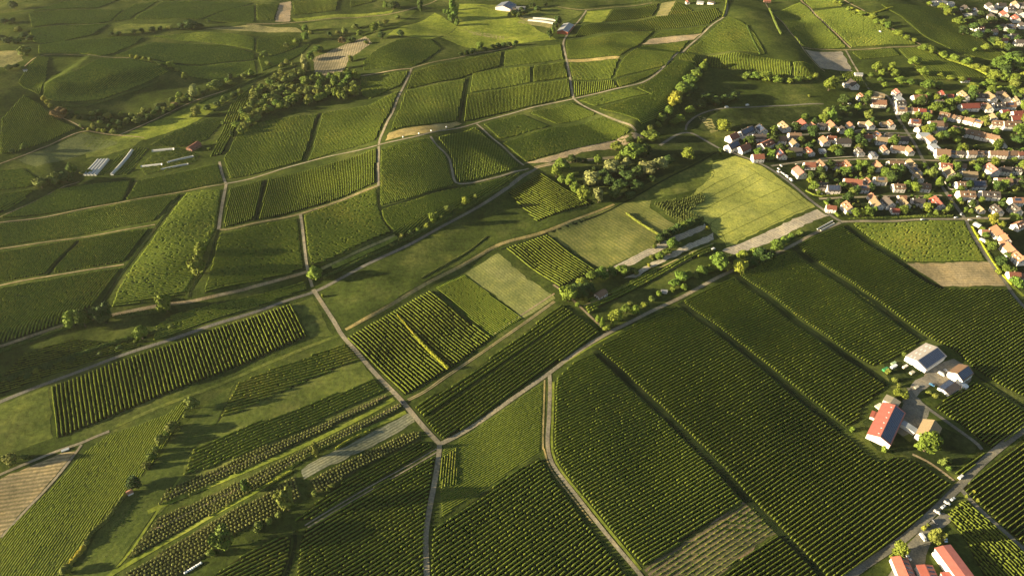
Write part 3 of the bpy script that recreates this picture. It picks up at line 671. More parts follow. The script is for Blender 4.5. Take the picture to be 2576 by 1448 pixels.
# polygon, row direction (two map points), spacing, height, width, tone, gap, description of the vineyard (None = far off)
BIG = ((1100, 1600), (1745, 1343))
def vp(x, y): return ((x, y), (x + 120, y + 120 * (-717 - y) / (5130 - x)))
VINES = [
 ([(1402,952),(1440,915),(1488,887),(1553,947),(1628,1018),(1703,1089),(1778,1162),(1828,1218),(1866,1259),(1620,1424),(1562,1362),(1512,1300),(1464,1240),(1427,1194),(1404,1160),(1394,1130),(1396,1040),(1398,975)], vp(1600,1100), 2.5, 2.0, 0.95, 0.0, 0.03, "the vineyard just right of the curving lane"),
 ([(1502,877),(1600,815),(1698,768),(1806,844),(1923,938),(2000,1004),(2050,1042),(2113,1091),(2145,1108),(2160,1125),(2185,1146),(2210,1162),(2245,1150),(2300,1160),(2393,1216),(2305,1314),(2257,1352),(2140,1434),(2120,1450),(2080,1450),(1970,1336),(1942,1304),(1898,1262),(1849,1207),(1799,1152),(1724,1080),(1648,1007),(1573,938)], vp(1900,1150), 2.7, 2.1, 0.8, -0.2, 0.025, "the long vineyard reaching the main road"),
 ([(1718,760),(1775,728),(1843,697),(1882,729),(1922,755),(2022,833),(2097,888),(2172,933),(2228,970),(2165,1028),(2160,1055),(2128,1074),(2065,1024),(2015,986),(1938,922),(1820,832)], vp(2000,880), 2.5, 2.0, 0.8, -0.1, 0.04, "the vineyard strip behind the red-roofed winery"),
 ([(1858,690),(1900,671),(1988,633),(2049,677),(2127,726),(2196,776),(2247,812),(2318,858),(2262,893),(2200,921),(2118,876),(2042,820),(1940,742),(1902,722)], vp(2080,790), 2.4, 1.9, 0.85, 0.2, 0.07, "the vineyard strip left of the white barn"),
 ([(2004,620),(2050,594),(2112,567),(2120,570),(2202,628),(2262,666),(2328,712),(2365,727),(2530,729),(2600,805),(2600,1010),(2520,970),(2440,917),(2400,880),(2350,856),(2264,798),(2212,760),(2144,713),(2062,661)], vp(2280,780), 2.5, 2.1, 0.85, 0.0, 0.02, "the vineyard below the brown field and the village"),
 ([(2450,962),(2500,985),(2600,1050),(2600,1062),(2500,1128),(2465,1106),(2420,1070),(2350,1024),(2400,992)], vp(2480,1040), 2.5, 2.0, 0.8, 0.0, 0.03, "the small vineyard right of the grey farm yard"),
 ([(2420,1230),(2500,1162),(2600,1085),(2600,1390),(2530,1330),(2460,1264)], vp(2500,1240), 2.9, 2.0, 0.7, 0.6, 0.04, "the vineyard in the lower right corner"),
 ([(2402,1192),(2464,1136),(2482,1143),(2424,1196)], vp(2430,1170), 2.6, 1.9, 0.9, 0.3, 0.0, "the short vine block beside the crossroads"),
 ([(2379,1293),(2421,1258),(2434,1261),(2510,1330),(2600,1408),(2600,1460),(2480,1460),(2420,1347)], ((2390,1290),(2470,1362)), 2.4, 1.7, 0.9, -0.8, 0.2, "the bushy plot above the red-roofed farm"),
 ([(1808,1450),(1934,1358),(1956,1344),(2062,1450),(2060,1475),(1790,1475)], vp(1930,1410), 2.6, 2.0, 0.8, -0.4, 0.02, "the vine triangle below the striped brown plot"),
 ([(2142,563),(2425,558),(2478,655),(2280,658),(2218,618)], ((2200,600),(2450,598)), 2.3, 1.6, 1.2, 0.9, 0.05, "the vineyard under the village's lower road"),
 ([(1448,791),(1508,836),(1375,930),(1290,987),(1150,1087),(1114,1104),(1092,1085),(1068,1055)], ((1080,1062),(1455,794)), 3.0, 2.1, 1.2, -0.5, 0.01, "the dense vine block above the road fork"),
 ([(1410,767),(1444,786),(1066,1050),(1042,1024),(1150,962),(1300,852)], ((1050,1030),(1430,772)), 3.2, 2.3, 1.5, -0.5, 0.06, "the shrub rows beside the tan strip"),
 ([(870,851),(1080,731),(1235,850),(1128,930),(1019,995)], ((870,851),(1019,995)), 3.1, 1.9, 1.05, -1.0, 0.05, "the hedge-like orchard square at the centre"),
 ([(1272,625),(1375,590),(1498,680),(1408,723)], ((1375,590),(1498,680)), 3.2, 1.8, 0.95, -0.9, 0.03, "the vine square right of the mown hay"),
 ([(1278,485),(1358,436),(1487,512),(1350,558)], ((1358,434),(1488,514)), 3.4, 1.7, 0.95, -1.0, 0.04, "the vine block left of the silvery wood"),
 ([(548,1060),(602,962),(700,922),(868,865),(906,904),(780,955),(644,1016)], ((644,984),(904,909)), 3.1, 2.0, 0.95, 1.0, 0.06, "the vine block left of the centre road"),
 ([(487,1131),(644,1064),(942,951),(968,982),(800,1062),(700,1106),(620,1141),(461,1198)], ((480,1165),(950,962)), 3.0, 2.0, 1.05, 0.9, 0.10, "the long raspberry-like rows below the grass strip"),
 ([(130,973),(250,928),(375,884),(500,842),(640,797),(730,766),(774,846),(644,902),(500,958),(375,1008),(250,1060),(142,1104)], ((440,880),(463,960)), 3.0, 2.4, 1.3, -0.6, 0.06, "the tall orchard rows below the paved road"),
 ([(1095,1147),(1080,1240),(1069,1330),(1066,1470),(745,1470),(754,1370),(768,1335),(960,1215)], ((774,1325),(1094,1145)), 2.6, 1.9, 0.9, 0.2, 0.06, "the vineyard left of the bottom road"),
 ([(812,1250),(900,1190),(1060,1107),(1090,1124),(960,1201),(780,1306),(742,1310)], ((774,1310),(1080,1126)), 2.5, 1.7, 0.9, -0.3, 0.1, "the vine strip above the two-lane track"),
 ([(510,1470),(560,1430),(644,1377),(715,1348),(733,1352),(728,1400),(700,1470)], ((644,1440),(740,1392)), 2.6, 1.8, 0.9, 0.5, 0.06, "the vineyard at the bottom left of centre"),
 ([(1356,1150),(1370,1172),(1393,1207),(1438,1267),(1488,1332),(1538,1397),(1590,1470),(1085,1470),(1086,1365),(1092,1332),(1180,1267),(1290,1192)], ((1091,1313),(1288,1186)), 2.8, 2.0, 1.0, 0.3, 0.07, "the vineyard inside the lane's curve"),
 ([(1114,1132),(1168,1099),(1290,1015),(1367,960),(1364,1075),(1358,1138),(1288,1182),(1240,1220),(1170,1260),(1110,1302),(1105,1200)], ((1150,1200),(1300,1110)), 1.6, 0.36, 1.15, -1.0, 0.05, None),
 ([(207,1142),(272,1094),(420,1042),(463,1007),(468,1030),(388,1160),(310,1244),(230,1342),(168,1420),(148,1470),(-30,1470),(-30,1385),(130,1228)], ((25,1424),(125,1286)), 1.7, 0.36, 1.2, -1.1, 0.05, None),
 ([(1110,1150),(1150,1125),(1150,1220),(1106,1230)], ((1125,1220),(1132,1140)), 1.9, 1.0, 0.7, 1.2, 0.1, None),
 # hillside vineyards
 ([(3,548),(145,475),(328,455),(306,506),(225,520)], ((225,520),(330,455)), 2.0, 1.5, 1.1, 0.7, 0.05, None),
 ([(318,502),(347,456),(546,414),(562,458),(470,477)], ((330,500),(400,440)), 2.0, 1.5, 1.1, 0.5, 0.05, None),
 ([(-20,566),(305,514),(453,489),(388,555),(-20,622)], ((395,557),(452,490)), 2.2, 1.6, 1.1, 0.7, 0.05, "the upper left hill vineyard"),
 ([(470,487),(558,477),(544,575),(520,625),(493,690),(468,735),(425,748),(282,773),(294,735),(337,665),(404,575)], ((300,770),(440,752)), 2.3, 1.6, 1.1, 0.5, 0.04, "the hill vineyard left of the three lone trees"),
 ([(-20,638),(193,604),(112,690),(-20,715)], ((110,690),(193,604)), 2.3, 1.7, 1.1, 0.9, 0.05, None),
 ([(207,602),(376,575),(308,659),(132,688)], ((308,660),(376,575)), 2.3, 1.7, 1.1, 0.8, 0.05, "the middle left hill vineyard"),
 ([(-20,730),(304,674),(268,722),(230,770),(165,808),(90,836),(-20,868)], ((230,770),(304,674)), 2.4, 1.8, 1.1, 0.8, 0.05, "the lowest left hill vineyard"),
 ([(580,474),(660,454),(636,553),(564,573)], ((600,570),(625,470)), 2.0, 1.7, 1.0, 0.0, 0.02, "the narrow hill vineyard above the dark slope"),
 ([(674,452),(946,374),(943,461),(815,512),(652,552)], ((794,527),(807,412)), 2.0, 1.8, 1.0, 0.1, 0.02, "the striped hill vineyard between two lanes"),
 ([(564,400),(600,335),(650,308),(798,288),(780,345),(757,406),(645,438),(580,450)], ((600,430),(640,320)), 1.9, 1.5, 1.1, 0.8, 0.06, None),
 ([(814,285),(860,277),(930,265),(1003,230),(985,270),(958,320),(944,353),(850,381),(777,405),(797,340)], ((860,375),(885,290)), 1.9, 1.5, 1.1, 0.6, 0.06, None),
 ([(905,197),(1028,180),(1006,216),(930,250),(912,240)], ((950,240),(960,195)), 1.9, 1.5, 1.1, 0.0, 0.05, None),
 ([(960,376),(1080,349),(1120,392),(1132,445),(1142,466),(1050,494),(958,518)], ((980,510),(1060,380)), 2.0, 1.6, 1.1, 0.5, 0.05, None),
 ([(958,528),(1050,502),(1150,475),(1285,443),(1318,434),(1212,498),(1100,560),(1012,592),(990,585),(966,555)], ((1000,560),(1100,490)), 2.0, 1.6, 1.1, 0.4, 0.05, "the hill vineyard above the bank of bushes"),
 ([(1100,347),(1194,320),(1243,361),(1286,400),(1308,418),(1282,430),(1190,454),(1157,460),(1146,440),(1135,392)], ((1190,450),(1180,330)), 2.0, 1.6, 1.1, -0.2, 0.04, None),
 ([(764,543),(820,522),(895,495),(948,476),(952,520),(962,552),(984,583),(920,608),(860,638),(786,670),(776,640)], ((764,542),(951,492)), 2.4, 1.7, 1.1, 0.7, 0.04, "the vineyard right of the straight hill lane"),
 ([(554,590),(645,570),(749,549),(755,600),(764,676),(645,708),(515,738),(535,660)], ((540,660),(760,618)), 2.3, 1.7, 1.0, -0.3, 0.03, "the dark vineyard left of the straight hill lane"),
 ([(436,792),(560,762),(768,708),(772,726),(640,774),(500,818),(384,856),(392,822)], ((440,815),(760,722)), 2.4, 1.6, 1.0, -0.4, 0.05, None),
 ([(0,955),(60,890),(180,852),(330,862),(355,868),(250,902),(120,946),(-20,1000)], ((60,930),(320,862)), 2.6, 1.2, 0.9, -0.6, 0.15, None),
 ([(1040,182),(1070,172),(1262,130),(1255,167),(1150,199),(1022,224)], ((1107,208),(1120,160)), 2.0, 1.7, 1.0, 0.5, 0.02, "the hilltop vineyard below the dark bushes"),
 ([(1268,168),(1271,130),(1410,113),(1417,150),(1340,160)], ((1340,158),(1345,122)), 1.9, 1.5, 1.1, 0.4, 0.05, None),
 ([(1343,167),(1419,156),(1427,195),(1343,207)], ((1385,200),(1382,160)), 1.9, 1.8, 1.0, 0.4, 0.02, None),
 ([(1190,186),(1262,172),(1333,169),(1333,208),(1182,234)], ((1240,225),(1245,180)), 1.9, 1.5, 1.1, 0.3, 0.05, None),
 ([(1174,240),(1288,221),(1428,201),(1435,244),(1290,279),(1168,306)], ((1290,279),(1290,222)), 2.0, 1.9, 1.0, 0.1, 0.02, "the sharply striped vineyard below the hill crossroads"),
 ([(1022,229),(1170,199),(1160,248),(1148,304),(1070,314),(984,328),(1003,280)], ((1070,310),(1085,220)), 1.9, 1.5, 1.1, 0.6, 0.05, None),
 ([(1455,253),(1588,222),(1630,236),(1495,268)], ((1480,262),(1590,236)), 1.9, 1.5, 1.1, 0.5, 0.05, None),
 ([(1502,273),(1638,238),(1602,221),(1640,200),(1700,152),(1755,174),(1713,207),(1688,250),(1663,293),(1613,313)], ((1560,290),(1640,240)), 1.9, 1.5, 1.1, 0.7, 0.05, None),
 ([(1327,284),(1440,259),(1502,287),(1398,312)], ((1380,300),(1400,270)), 1.9, 1.5, 1.1, 0.5, 0.05, None),
 ([(1214,312),(1312,289),(1383,318),(1258,350)], ((1240,340),(1330,305)), 1.9, 1.5, 1.1, 0.9, 0.05, None),
 ([(1262,360),(1390,323),(1515,294),(1588,330),(1440,376),(1322,408)], ((1300,395),(1420,330)), 1.9, 1.5, 1.1, 0.8, 0.05, None),
 ([(1443,206),(1540,202),(1552,221),(1448,244)], ((1495,238),(1492,204)), 2.6, 1.8, 1.0, 0.4, 0.02, None),
 ([(1550,202),(1668,170),(1638,190),(1590,210),(1558,220)], ((1580,212),(1600,190)), 1.9, 1.5, 1.1, 0.5, 0.05, None),
 ([(1424,104),(1495,94),(1645,79),(1612,110),(1560,140),(1428,147)], ((1480,140),(1500,98)), 1.9, 1.4, 1.2, 0.9, 0.05, None),
 ([(1432,158),(1556,149),(1538,198),(1442,201)], ((1490,198),(1500,155)), 1.9, 1.4, 1.2, 0.9, 0.05, None),
 ([(1567,149),(1620,116),(1732,103),(1676,165),(1545,198)], ((1600,180),(1640,125)), 1.9, 1.4, 1.2, 1.0, 0.05, None),
 ([(1644,94),(1662,80),(1778,66),(1763,83)], ((1690,90),(1705,72)), 1.9, 1.4, 1.2, 0.8, 0.05, None),
 ([(1446,95),(1468,64),(1650,44),(1800,21),(1816,38),(1783,61),(1650,76)], ((1613,82),(1635,47)), 3.0, 1.9, 1.2, 0.3, 0.03, None),
 ([(1543,26),(1658,9),(1640,41),(1520,55)], ((1570,50),(1595,18)), 3.0, 1.9, 1.2, 0.4, 0.03, None),
 ([(1702,6),(1745,28),(1682,40)], ((1700,35),(1712,10)), 3.0, 1.7, 1.2, 1.6, 0.03, None),
 ([(1724,132),(1782,86),(1834,44),(1868,56),(1898,85),(1926,138),(1800,134)], ((1800,130),(1830,60)), 1.9, 1.4, 1.2, 1.0, 0.05, None),
 ([(1705,150),(1720,136),(1763,139),(1757,170)], ((1730,158),(1738,138)), 2.2, 1.8, 1.0, 0.2, 0.03, None),
 ([(1778,142),(1932,147),(1988,157),(1990,194),(1940,193),(1880,177),(1787,171)], ((1880,175),(1882,145)), 2.3, 1.8, 1.0, 0.4, 0.02, "the striped vineyard above the dark valley"),
 ([(1993,158),(2045,166),(2053,197),(1997,197)], ((2020,196),(2015,160)), 2.2, 1.8, 1.0, 0.2, 0.03, None),
 ([(1942,32),(2012,8),(2040,30),(2100,90),(2130,120),(2015,116)], ((2040,100),(2010,40)), 2.0, 1.4, 1.1, 0.2, 0.05, None),
 ([(2022,0),(2075,-8),(2120,16),(2042,23)], ((2060,20),(2050,2)), 2.0, 1.4, 1.1, 0.9, 0.05, None),
 ([(2045,29),(2125,20),(2200,52),(2265,91),(2308,112),(2143,120),(2107,85)], ((2160,100),(2130,40)), 2.0, 1.4, 1.1, 0.9, 0.05, None),
 ([(2140,130),(2245,122),(2265,140),(2165,150)], ((2180,145),(2200,125)), 2.0, 1.4, 1.1, 0.7, 0.05, None),
 ([(2258,121),(2320,119),(2370,148),(2430,170),(2490,197),(2330,203),(2306,170)], ((2330,190),(2360,140)), 2.0, 1.4, 1.1, 0.8, 0.05, None),
 ([(2215,12),(2330,17),(2400,42),(2468,97),(2535,142),(2500,153),(2400,130),(2320,90),(2255,36)], ((2320,80),(2370,40)), 2.0, 1.4, 1.1, 0.7, 0.05, None),
 ([(2110,180),(2158,182),(2185,222),(2140,222)], ((2150,220),(2135,182)), 2.0, 1.7, 1.0, -0.4, 0.05, None),
 ([(105,245),(112,220),(200,176),(260,147),(325,149),(368,157),(425,180),(320,228),(250,252),(140,256)], ((230,240),(330,170)), 2.0, 1.4, 1.1, 0.9, 0.05, None),
 ([(283,55),(338,12),(398,4),(325,50)], ((300,52),(370,10)), 2.0, 1.4, 1.1, 0.6, 0.05, None),
 ([(338,50),(412,4),(640,8),(610,16),(500,50)], ((420,48),(520,10)), 2.0, 1.4, 1.1, 0.5, 0.05, None),
 ([(512,50),(612,17),(640,14),(640,57),(590,58)], ((560,54),(620,20)), 2.0, 1.4, 1.1, 0.7, 0.05, None),
 ([(382,92),(500,82),(590,86),(640,96),(640,128),(560,112)], ((460,98),(560,86)), 2.0, 1.4, 1.1, 0.5, 0.05, None),
 ([(290,140),(386,107),(553,114),(640,136),(640,150),(500,164),(390,150)], ((380,146),(480,115)), 2.0, 1.4, 1.1, 0.3, 0.05, None),
 ([(78,28),(165,5),(255,-6),(310,-4),(245,21),(150,23)], ((150,22),(230,0)), 2.2, 1.4, 1.1, 0.3, 0.05, None),
 ([(72,34),(150,28),(245,26),(308,26),(280,54),(240,60),(150,60),(80,70)], ((130,58),(200,28)), 2.2, 1.4, 1.1, 0.1, 0.05, None),
 ([(74,76),(150,65),(272,62),(232,88),(180,99),(98,110),(84,105)], ((130,98),(220,66)), 2.2, 1.4, 1.1, 0.1, 0.05, None),
 ([(98,114),(150,104),(278,96),(358,94),(288,134),(250,141),(200,135),(98,135)], ((190,132),(270,98)), 2.2, 1.4, 1.1, 0.3, 0.05, None),
 ([(97,141),(124,146),(108,214),(98,238),(60,222),(45,208),(68,172)], ((60,215),(110,150)), 2.2, 1.4, 1.1, -0.2, 0.05, None),
 ([(342,151),(385,153),(500,168),(640,153),(646,184),(560,204),(470,192),(436,172)], ((430,166),(600,162)), 2.2, 1.4, 1.1, 0.0, 0.05, None),
 ([(648,142),(690,142),(750,122),(784,108),(760,135),(720,155),(660,180)], ((670,165),(740,130)), 2.2, 1.4, 1.1, 0.0, 0.05, None),
 ([(1626,1430),(1868,1266),(1893,1272),(1952,1340),(1932,1350),(1806,1444),(1790,1460),(1645,1455)], ((1640,1435),(1890,1275)), 3.1, 0.75, 0.75, 0.6, 0.35, None),
 ([(646,98),(720,88),(760,98),(750,118),(690,140),(646,132)], ((680,130),(720,92)), 2.0, 1.4, 1.1, 0.4, 0.05, None),
 ([(736,4),(851,0),(844,28),(741,38)], ((790,34),(792,4)), 2.2, 1.7, 1.1, 0.3, 0.02, None),
 ([(881,2),(941,0),(938,6),(881,19)], ((905,14),(908,0)), 2.2, 1.7, 1.1, 0.3, 0.02, None),
 ([(646,12),(700,12),(688,52),(646,52)], ((660,50),(672,14)), 2.2, 1.5, 1.1, 0.4, 0.05, None),
 ([(915,155),(950,124),(1000,101),(1080,98),(1110,122),(1060,158),(1040,166),(915,176)], ((960,165),(1010,110)), 2.0, 1.4, 1.1, 0.6, 0.05, None),
 ([(5,300),(60,240),(100,262),(140,300),(195,322),(130,352),(40,384),(0,388)], ((60,360),(100,290)), 2.2, 1.5, 1.0, -0.5, 0.05, None),
 ([(-10,430),(60,425),(95,450),(80,470),(-10,478)], ((10,460),(70,440)), 2.2, 1.5, 1.0, -0.4, 0.05, None),
 ([(-10,490),(85,478),(60,505),(-10,540)], ((5,520),(60,490)), 2.6, 1.7, 1.0, 0.6, 0.03, None),
 ([(530,395),(560,388),(600,300),(640,242),(605,236),(570,290)], ((545,392),(622,240)), 3.2, 2.2, 1.6, 0.4, 0.1, None),
 ([(1473,772),(1600,706),(1740,640),(1792,616),(1795,632),(1700,672),(1600,728),(1480,788)], ((1480,780),(1790,625)), 3.2, 2.3, 1.7, 0.5, 0.1, None),
 ([(352,425),(375,395),(440,370),(470,378),(500,390),(495,405),(440,425),(365,440)], ((360,436),(490,404)), 3.2, 0.9, 0.9, 0.6, 0.2, None),
 ([(248,440),(300,390),(338,370),(372,372),(345,410),(320,440)], ((275,440),(335,378)), 3.4, 0.9, 0.9, 0.6, 0.2, None),
 ([(378,366),(450,325),(520,300),(562,304),(522,350),(455,370)], ((390,365),(520,310)), 3.0, 1.0, 1.0, 0.3, 0.2, None),
 ([(1096,724),(1168,692),(1314,800),(1242,846)], ((1092,727),(1240,845)), 1.9, 0.8, 0.95, -1.0, 0.04, None),
 ([(1462,764),(1540,726),(1660,670),(1640,690),(1500,756)], ((1470,762),(1650,680)), 2.8, 1.8, 1.4, 0.9, 0.12, None),
]
ALL = []
for fi, (poly, d, sp, h, w, tone, gap, desc) in enumerate(VINES):
    hilly = sp <= 2.4 and fi > 23 and 1.2 < h < 1.7
    if hilly: h, w, tone = h * 0.95, sp * 0.62, tone * 0.6
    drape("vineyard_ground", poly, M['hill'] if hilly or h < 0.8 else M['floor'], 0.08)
    a = np.array(d, float)
    steep = abs(a[1, 1] - a[0, 1]) > abs(a[1, 0] - a[0, 0])
    for p, q in rows_of(poly, d, sp):
        m = (p + q) / 2
        mx, my = to_map(m[0], m[1], float(height(m[0], m[1])))
        if not (-40 < mx < 2616 and -60 < my < 1500):
            ex = [to_map(e[0], e[1], 0.0) for e in (p, q)]
            if not any(-5 < e[0] < 2580 and -5 < e[1] < 1452 for e in ex): continue
        s = float(scale_at(m[0], m[1]))
        ALL.append((math.hypot(*(q - p)) * s * s * (1 if desc else 0), fi, p, q, s, (mx if steep else my), desc, steep, h, w, tone, gap))
ALL.sort(key=lambda r: -r[0])
NEAR = [r for r in ALL[:300] if r[6]]
near_ids = set(id(r) for r in NEAR)
byf = {}
for r in NEAR: byf.setdefault(r[1], []).append(r)
# ordinal labels count all rows of a vineyard from one of its edges
rank = {}
for fi in byf:
    allr = sorted([r for r in ALL if r[1] == fi], key=lambda r: r[5])
    for k, r in enumerate(allr): rank[id(r)] = k + 1
for r in NEAR:
    _, fi, p, q, s, _k, desc, steep, h, w, tone, gap = r
    c = row_points(p, q, 0.8)
    V, F, C = row_mesh(c, h, w, tone, gap, None, w > 1.1 and h < 1.7 and sp < 2.5)
    z0 = V[0].copy()
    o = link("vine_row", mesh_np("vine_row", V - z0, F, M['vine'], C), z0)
    tag(o, f"{nth(rank[id(r)])} vine row from the {'left' if steep else 'top'} in {desc}", "vine row", "vine rows in the near vineyards")
VV, FF, CC, base = [], [], [], 0
for r in ALL:
    if id(r) in near_ids: continue
    _, fi, p, q, s, _k, desc, steep, h, w, tone, gap = r
    c = row_points(p, q, 1.0 if s > 2.2 else 1.3 if s > 1.7 else 1.7)
    V, F, C = row_mesh(c, h, w, tone, gap, None, w > 1.1 and h < 1.7 and sp < 2.5)
    VV.append(V); FF.append(F + base); CC.append(C); base += len(V)
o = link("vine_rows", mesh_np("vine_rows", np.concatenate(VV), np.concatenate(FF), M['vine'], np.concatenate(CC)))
tag(o, "many more green vine rows covering the hillside vineyards", "vine rows", kind="stuff")
print("rows", len(ALL), "near", len(NEAR), "verts", base)
# ---------------------------------------------------------------- trees, bushes, hedges
M['leaf'] = obj_mat("tree_foliage", 0.75, 0.6, 0.55, 0.1)
M['hedge'] = tint_mat("hedge_foliage", 0.8, 0.6, 0.8)
M['bark'] = plain_mat("bark", (0.10, 0.075, 0.05), 0.9, 0.1)

def leaf_cloud(lobes, n, size, r, flat_bias=0.0):
    """many small leaf-clump faces spread through overlapping lobes, plus a rough solid core in each lobe"""
    V, F = [], []
    area = np.array([l[3] * l[4] for l in lobes]); area = area / area.sum()
    which = r.choice(len(lobes), n, p=area)
    d = r.standard_normal((n, 3)); d[:, 2] += 0.25; d /= np.linalg.norm(d, axis=1)[:, None]
    L = np.array([[*l[:3], l[3], l[3], l[4]] for l in lobes])[which]
    bump = 0.74 + 0.36 * r.random(n) ** 0.7
    p = L[:, :3] + d * L[:, 3:] * bump[:, None]
    nr = d + 0.55 * r.standard_normal((n, 3)); nr /= np.linalg.norm(nr, axis=1)[:, None]
    a = np.cross(nr, r.standard_normal((n, 3))); a /= np.linalg.norm(a, axis=1)[:, None]
    b = np.cross(nr, a)
    s = size * (0.6 + 0.8 * r.random(n))[:, None]
    q = np.stack([p - a * s - b * s * 0.7, p + a * s - b * s * 0.6, p + a * s * 0.8 + b * s, p - a * s * 0.9 + b * s * 0.8], 1)
    V.append(q.reshape(-1, 3)); F.append(np.arange(4 * n).reshape(-1, 4)); base = 4 * n
    u, v = 8, 5
    for (x, y, z, rx, rz) in lobes:
        th = np.linspace(0, 6.2832, u, endpoint=False); ph = np.linspace(0.12, 3.02, v)
        T, Ph = np.meshgrid(th, ph); k = 0.70 + 0.16 * r.random(T.shape)
        pts = np.stack([x + rx * k * np.sin(Ph) * np.cos(T), y + rx * k * np.sin(Ph) * np.sin(T), z + rz * k * np.cos(Ph)], -1).reshape(-1, 3)
        i = np.arange(v - 1)[:, None] * u; j = np.arange(u)[None, :]; j2 = (j + 1) % u
        f = np.stack([i + j, i + u + j, i + u + j2, i + j2], -1).reshape(-1, 4)
        V.append(pts); F.append(f + base); base += len(pts)
    return np.concatenate(V), np.concatenate(F)

def lobes_for(kind, r):
    L = []
    if kind in ('round', 'bright', 'dark'):
        L.append((0, 0, 1.30, 0.72, 0.85))
        for i in range(9):
            a = 6.28 * i / 9 + r.uniform(-0.3, 0.3); q = r.uniform(0.38, 0.66)
            L.append((q * math.cos(a), q * math.sin(a), r.uniform(0.72, 1.75), r.uniform(0.30, 0.50), r.uniform(0.30, 0.46)))
        L.append((r.uniform(-.2, .2), r.uniform(-.2, .2), 1.98, 0.36, 0.34))
    elif kind == 'tall':
        for i in range(11):
            z = 0.35 + 1.85 * i / 10; q = 0.30
            L.append((r.uniform(-q, q), r.uniform(-q, q), z, (0.78 if 2 < i < 8 else 0.55) * r.uniform(0.7, 1.0), 0.36))
    elif kind == 'willow':
        for i in range(14):
            a = r.uniform(0, 6.28); q = r.uniform(0.1, 0.70)
            L.append((q * math.cos(a), q * math.sin(a), r.uniform(0.6, 1.95), r.uniform(0.26, 0.44), r.uniform(0.30, 0.44)))
        L.append((0, 0, 1.15, 0.66, 0.8))
    elif kind == 'conifer':
        for i in range(8):
            z = 0.3 + 1.95 * i / 7
            L.append((0, 0, z, 0.85 * (1 - i / 8.4), 0.30))
    else:  # bush
        for i in range(7):
            a = r.uniform(0, 6.28); q = r.uniform(0.0, 0.58)
            L.append((q * math.cos(a), q * math.sin(a), r.uniform(0.5, 1.5), r.uniform(0.40, 0.62), r.uniform(0.5, 0.8)))
    return L

def make_trunk(top, r0, r):
    b = MB()
    b.tube((0, 0, -0.25), (0.02, 0.01, top * 0.6), r0, r0 * 0.7)
    b.tube((0.02, 0.01, top * 0.6), (-0.03, 0.03, top), r0 * 0.7, r0 * 0.35)
    for i in range(4):
        a = r.uniform(0, 6.28); z = top * r.uniform(0.45, 0.75)
        b.tube((0.02, 0.01, z), (0.5 * math.cos(a), 0.5 * math.sin(a), z + 0.5), r0 * 0.45, r0 * 0.15, 5)
    return b.mesh("trunk", M['bark'])

PROTO = {}
for kind, cnt, n, size in (('round', 5, 900, 0.105), ('tall', 3, 900, 0.10), ('willow', 3, 1000, 0.085), ('conifer', 2, 700, 0.09), ('bush', 4, 420, 0.13)):
    PROTO[kind] = []
    for k in range(cnt):
        r = np.random.default_rng(100 + k * 7 + len(kind))
        V, F = leaf_cloud(lobes_for(kind, r), n, size, r)
        cm = mesh_np("crown", V, F, M['leaf'])
        tm = make_trunk(1.5 if kind != 'bush' else 0.8, 0.10 if kind != 'tall' else 0.12, r)
        PROTO[kind].append((cm, tm))
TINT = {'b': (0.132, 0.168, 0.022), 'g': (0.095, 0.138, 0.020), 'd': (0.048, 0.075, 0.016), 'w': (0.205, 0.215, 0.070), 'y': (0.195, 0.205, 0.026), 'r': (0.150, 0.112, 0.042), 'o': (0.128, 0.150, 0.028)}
TONE = {'b': 'bright green', 'g': 'green', 'd': 'dark green', 'w': 'silvery pale', 'y': 'yellow-green', 'r': 'brownish', 'o': 'olive green'}
SHAPE = {'round': 'round tree', 'tall': 'tall narrow tree', 'willow': 'feathery tree', 'conifer': 'pointed conifer', 'bush': 'bush'}
NAME = {'round': 'leafy_tree', 'tall': 'poplar_tree', 'willow': 'willow_tree', 'conifer': 'conifer_tree', 'bush': 'bush'}
N_TREE = [0]
def plant(px, py, wpx, hpx, code, label, group, garden=False):
    """code: shape letter + tone letter. wpx/hpx: size of the crown on the map"""
    kind = {'R': 'round', 'T': 'tall', 'W': 'willow', 'C': 'conifer', 'B': 'bush'}[code[0]]
    w = P1(px, py)
    s = float(scale_at(w[0], w[1], w[2]))
    dep = PITCH + math.atan((py - 724) / FPX)
    wm = max(1.6, wpx / s)
    hm = (hpx - 0.35 * wpx * math.sin(dep)) / (s * math.cos(dep))
    hm = min(max(hm, 0.62 * wm), 2.6 * wm)
    # the given point is the near foot of the crown: stand the trunk half a crown further in
    x, y = w[0], w[1] + 0.22 * wm
    z = float(height(x, y))
    cm, tm = R.choice(PROTO[kind])
    e = bpy.data.objects.new(('garden_bush' if kind == 'bush' else 'garden_tree') if garden else NAME[kind], None); COL.objects.link(e)
    e.empty_display_size = 0.5
    e.location = (x, y, z); e.rotation_euler = (0, 0, R.uniform(0, 6.28))
    k = wm / 1.85
    e.scale = (k, k * R.uniform(0.92, 1.08), hm / (2.3 if kind != 'bush' else 2.0))
    c = link("crown", cm, parent=e); t = link("trunk", tm, parent=e)
    v = R.uniform(0.82, 1.2); b = TINT[code[1]]
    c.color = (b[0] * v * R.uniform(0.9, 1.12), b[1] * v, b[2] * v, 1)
    tag(e, label, ("garden " if garden else "") + ("bush" if kind == 'bush' else "tree"), group)
    N_TREE[0] += 1

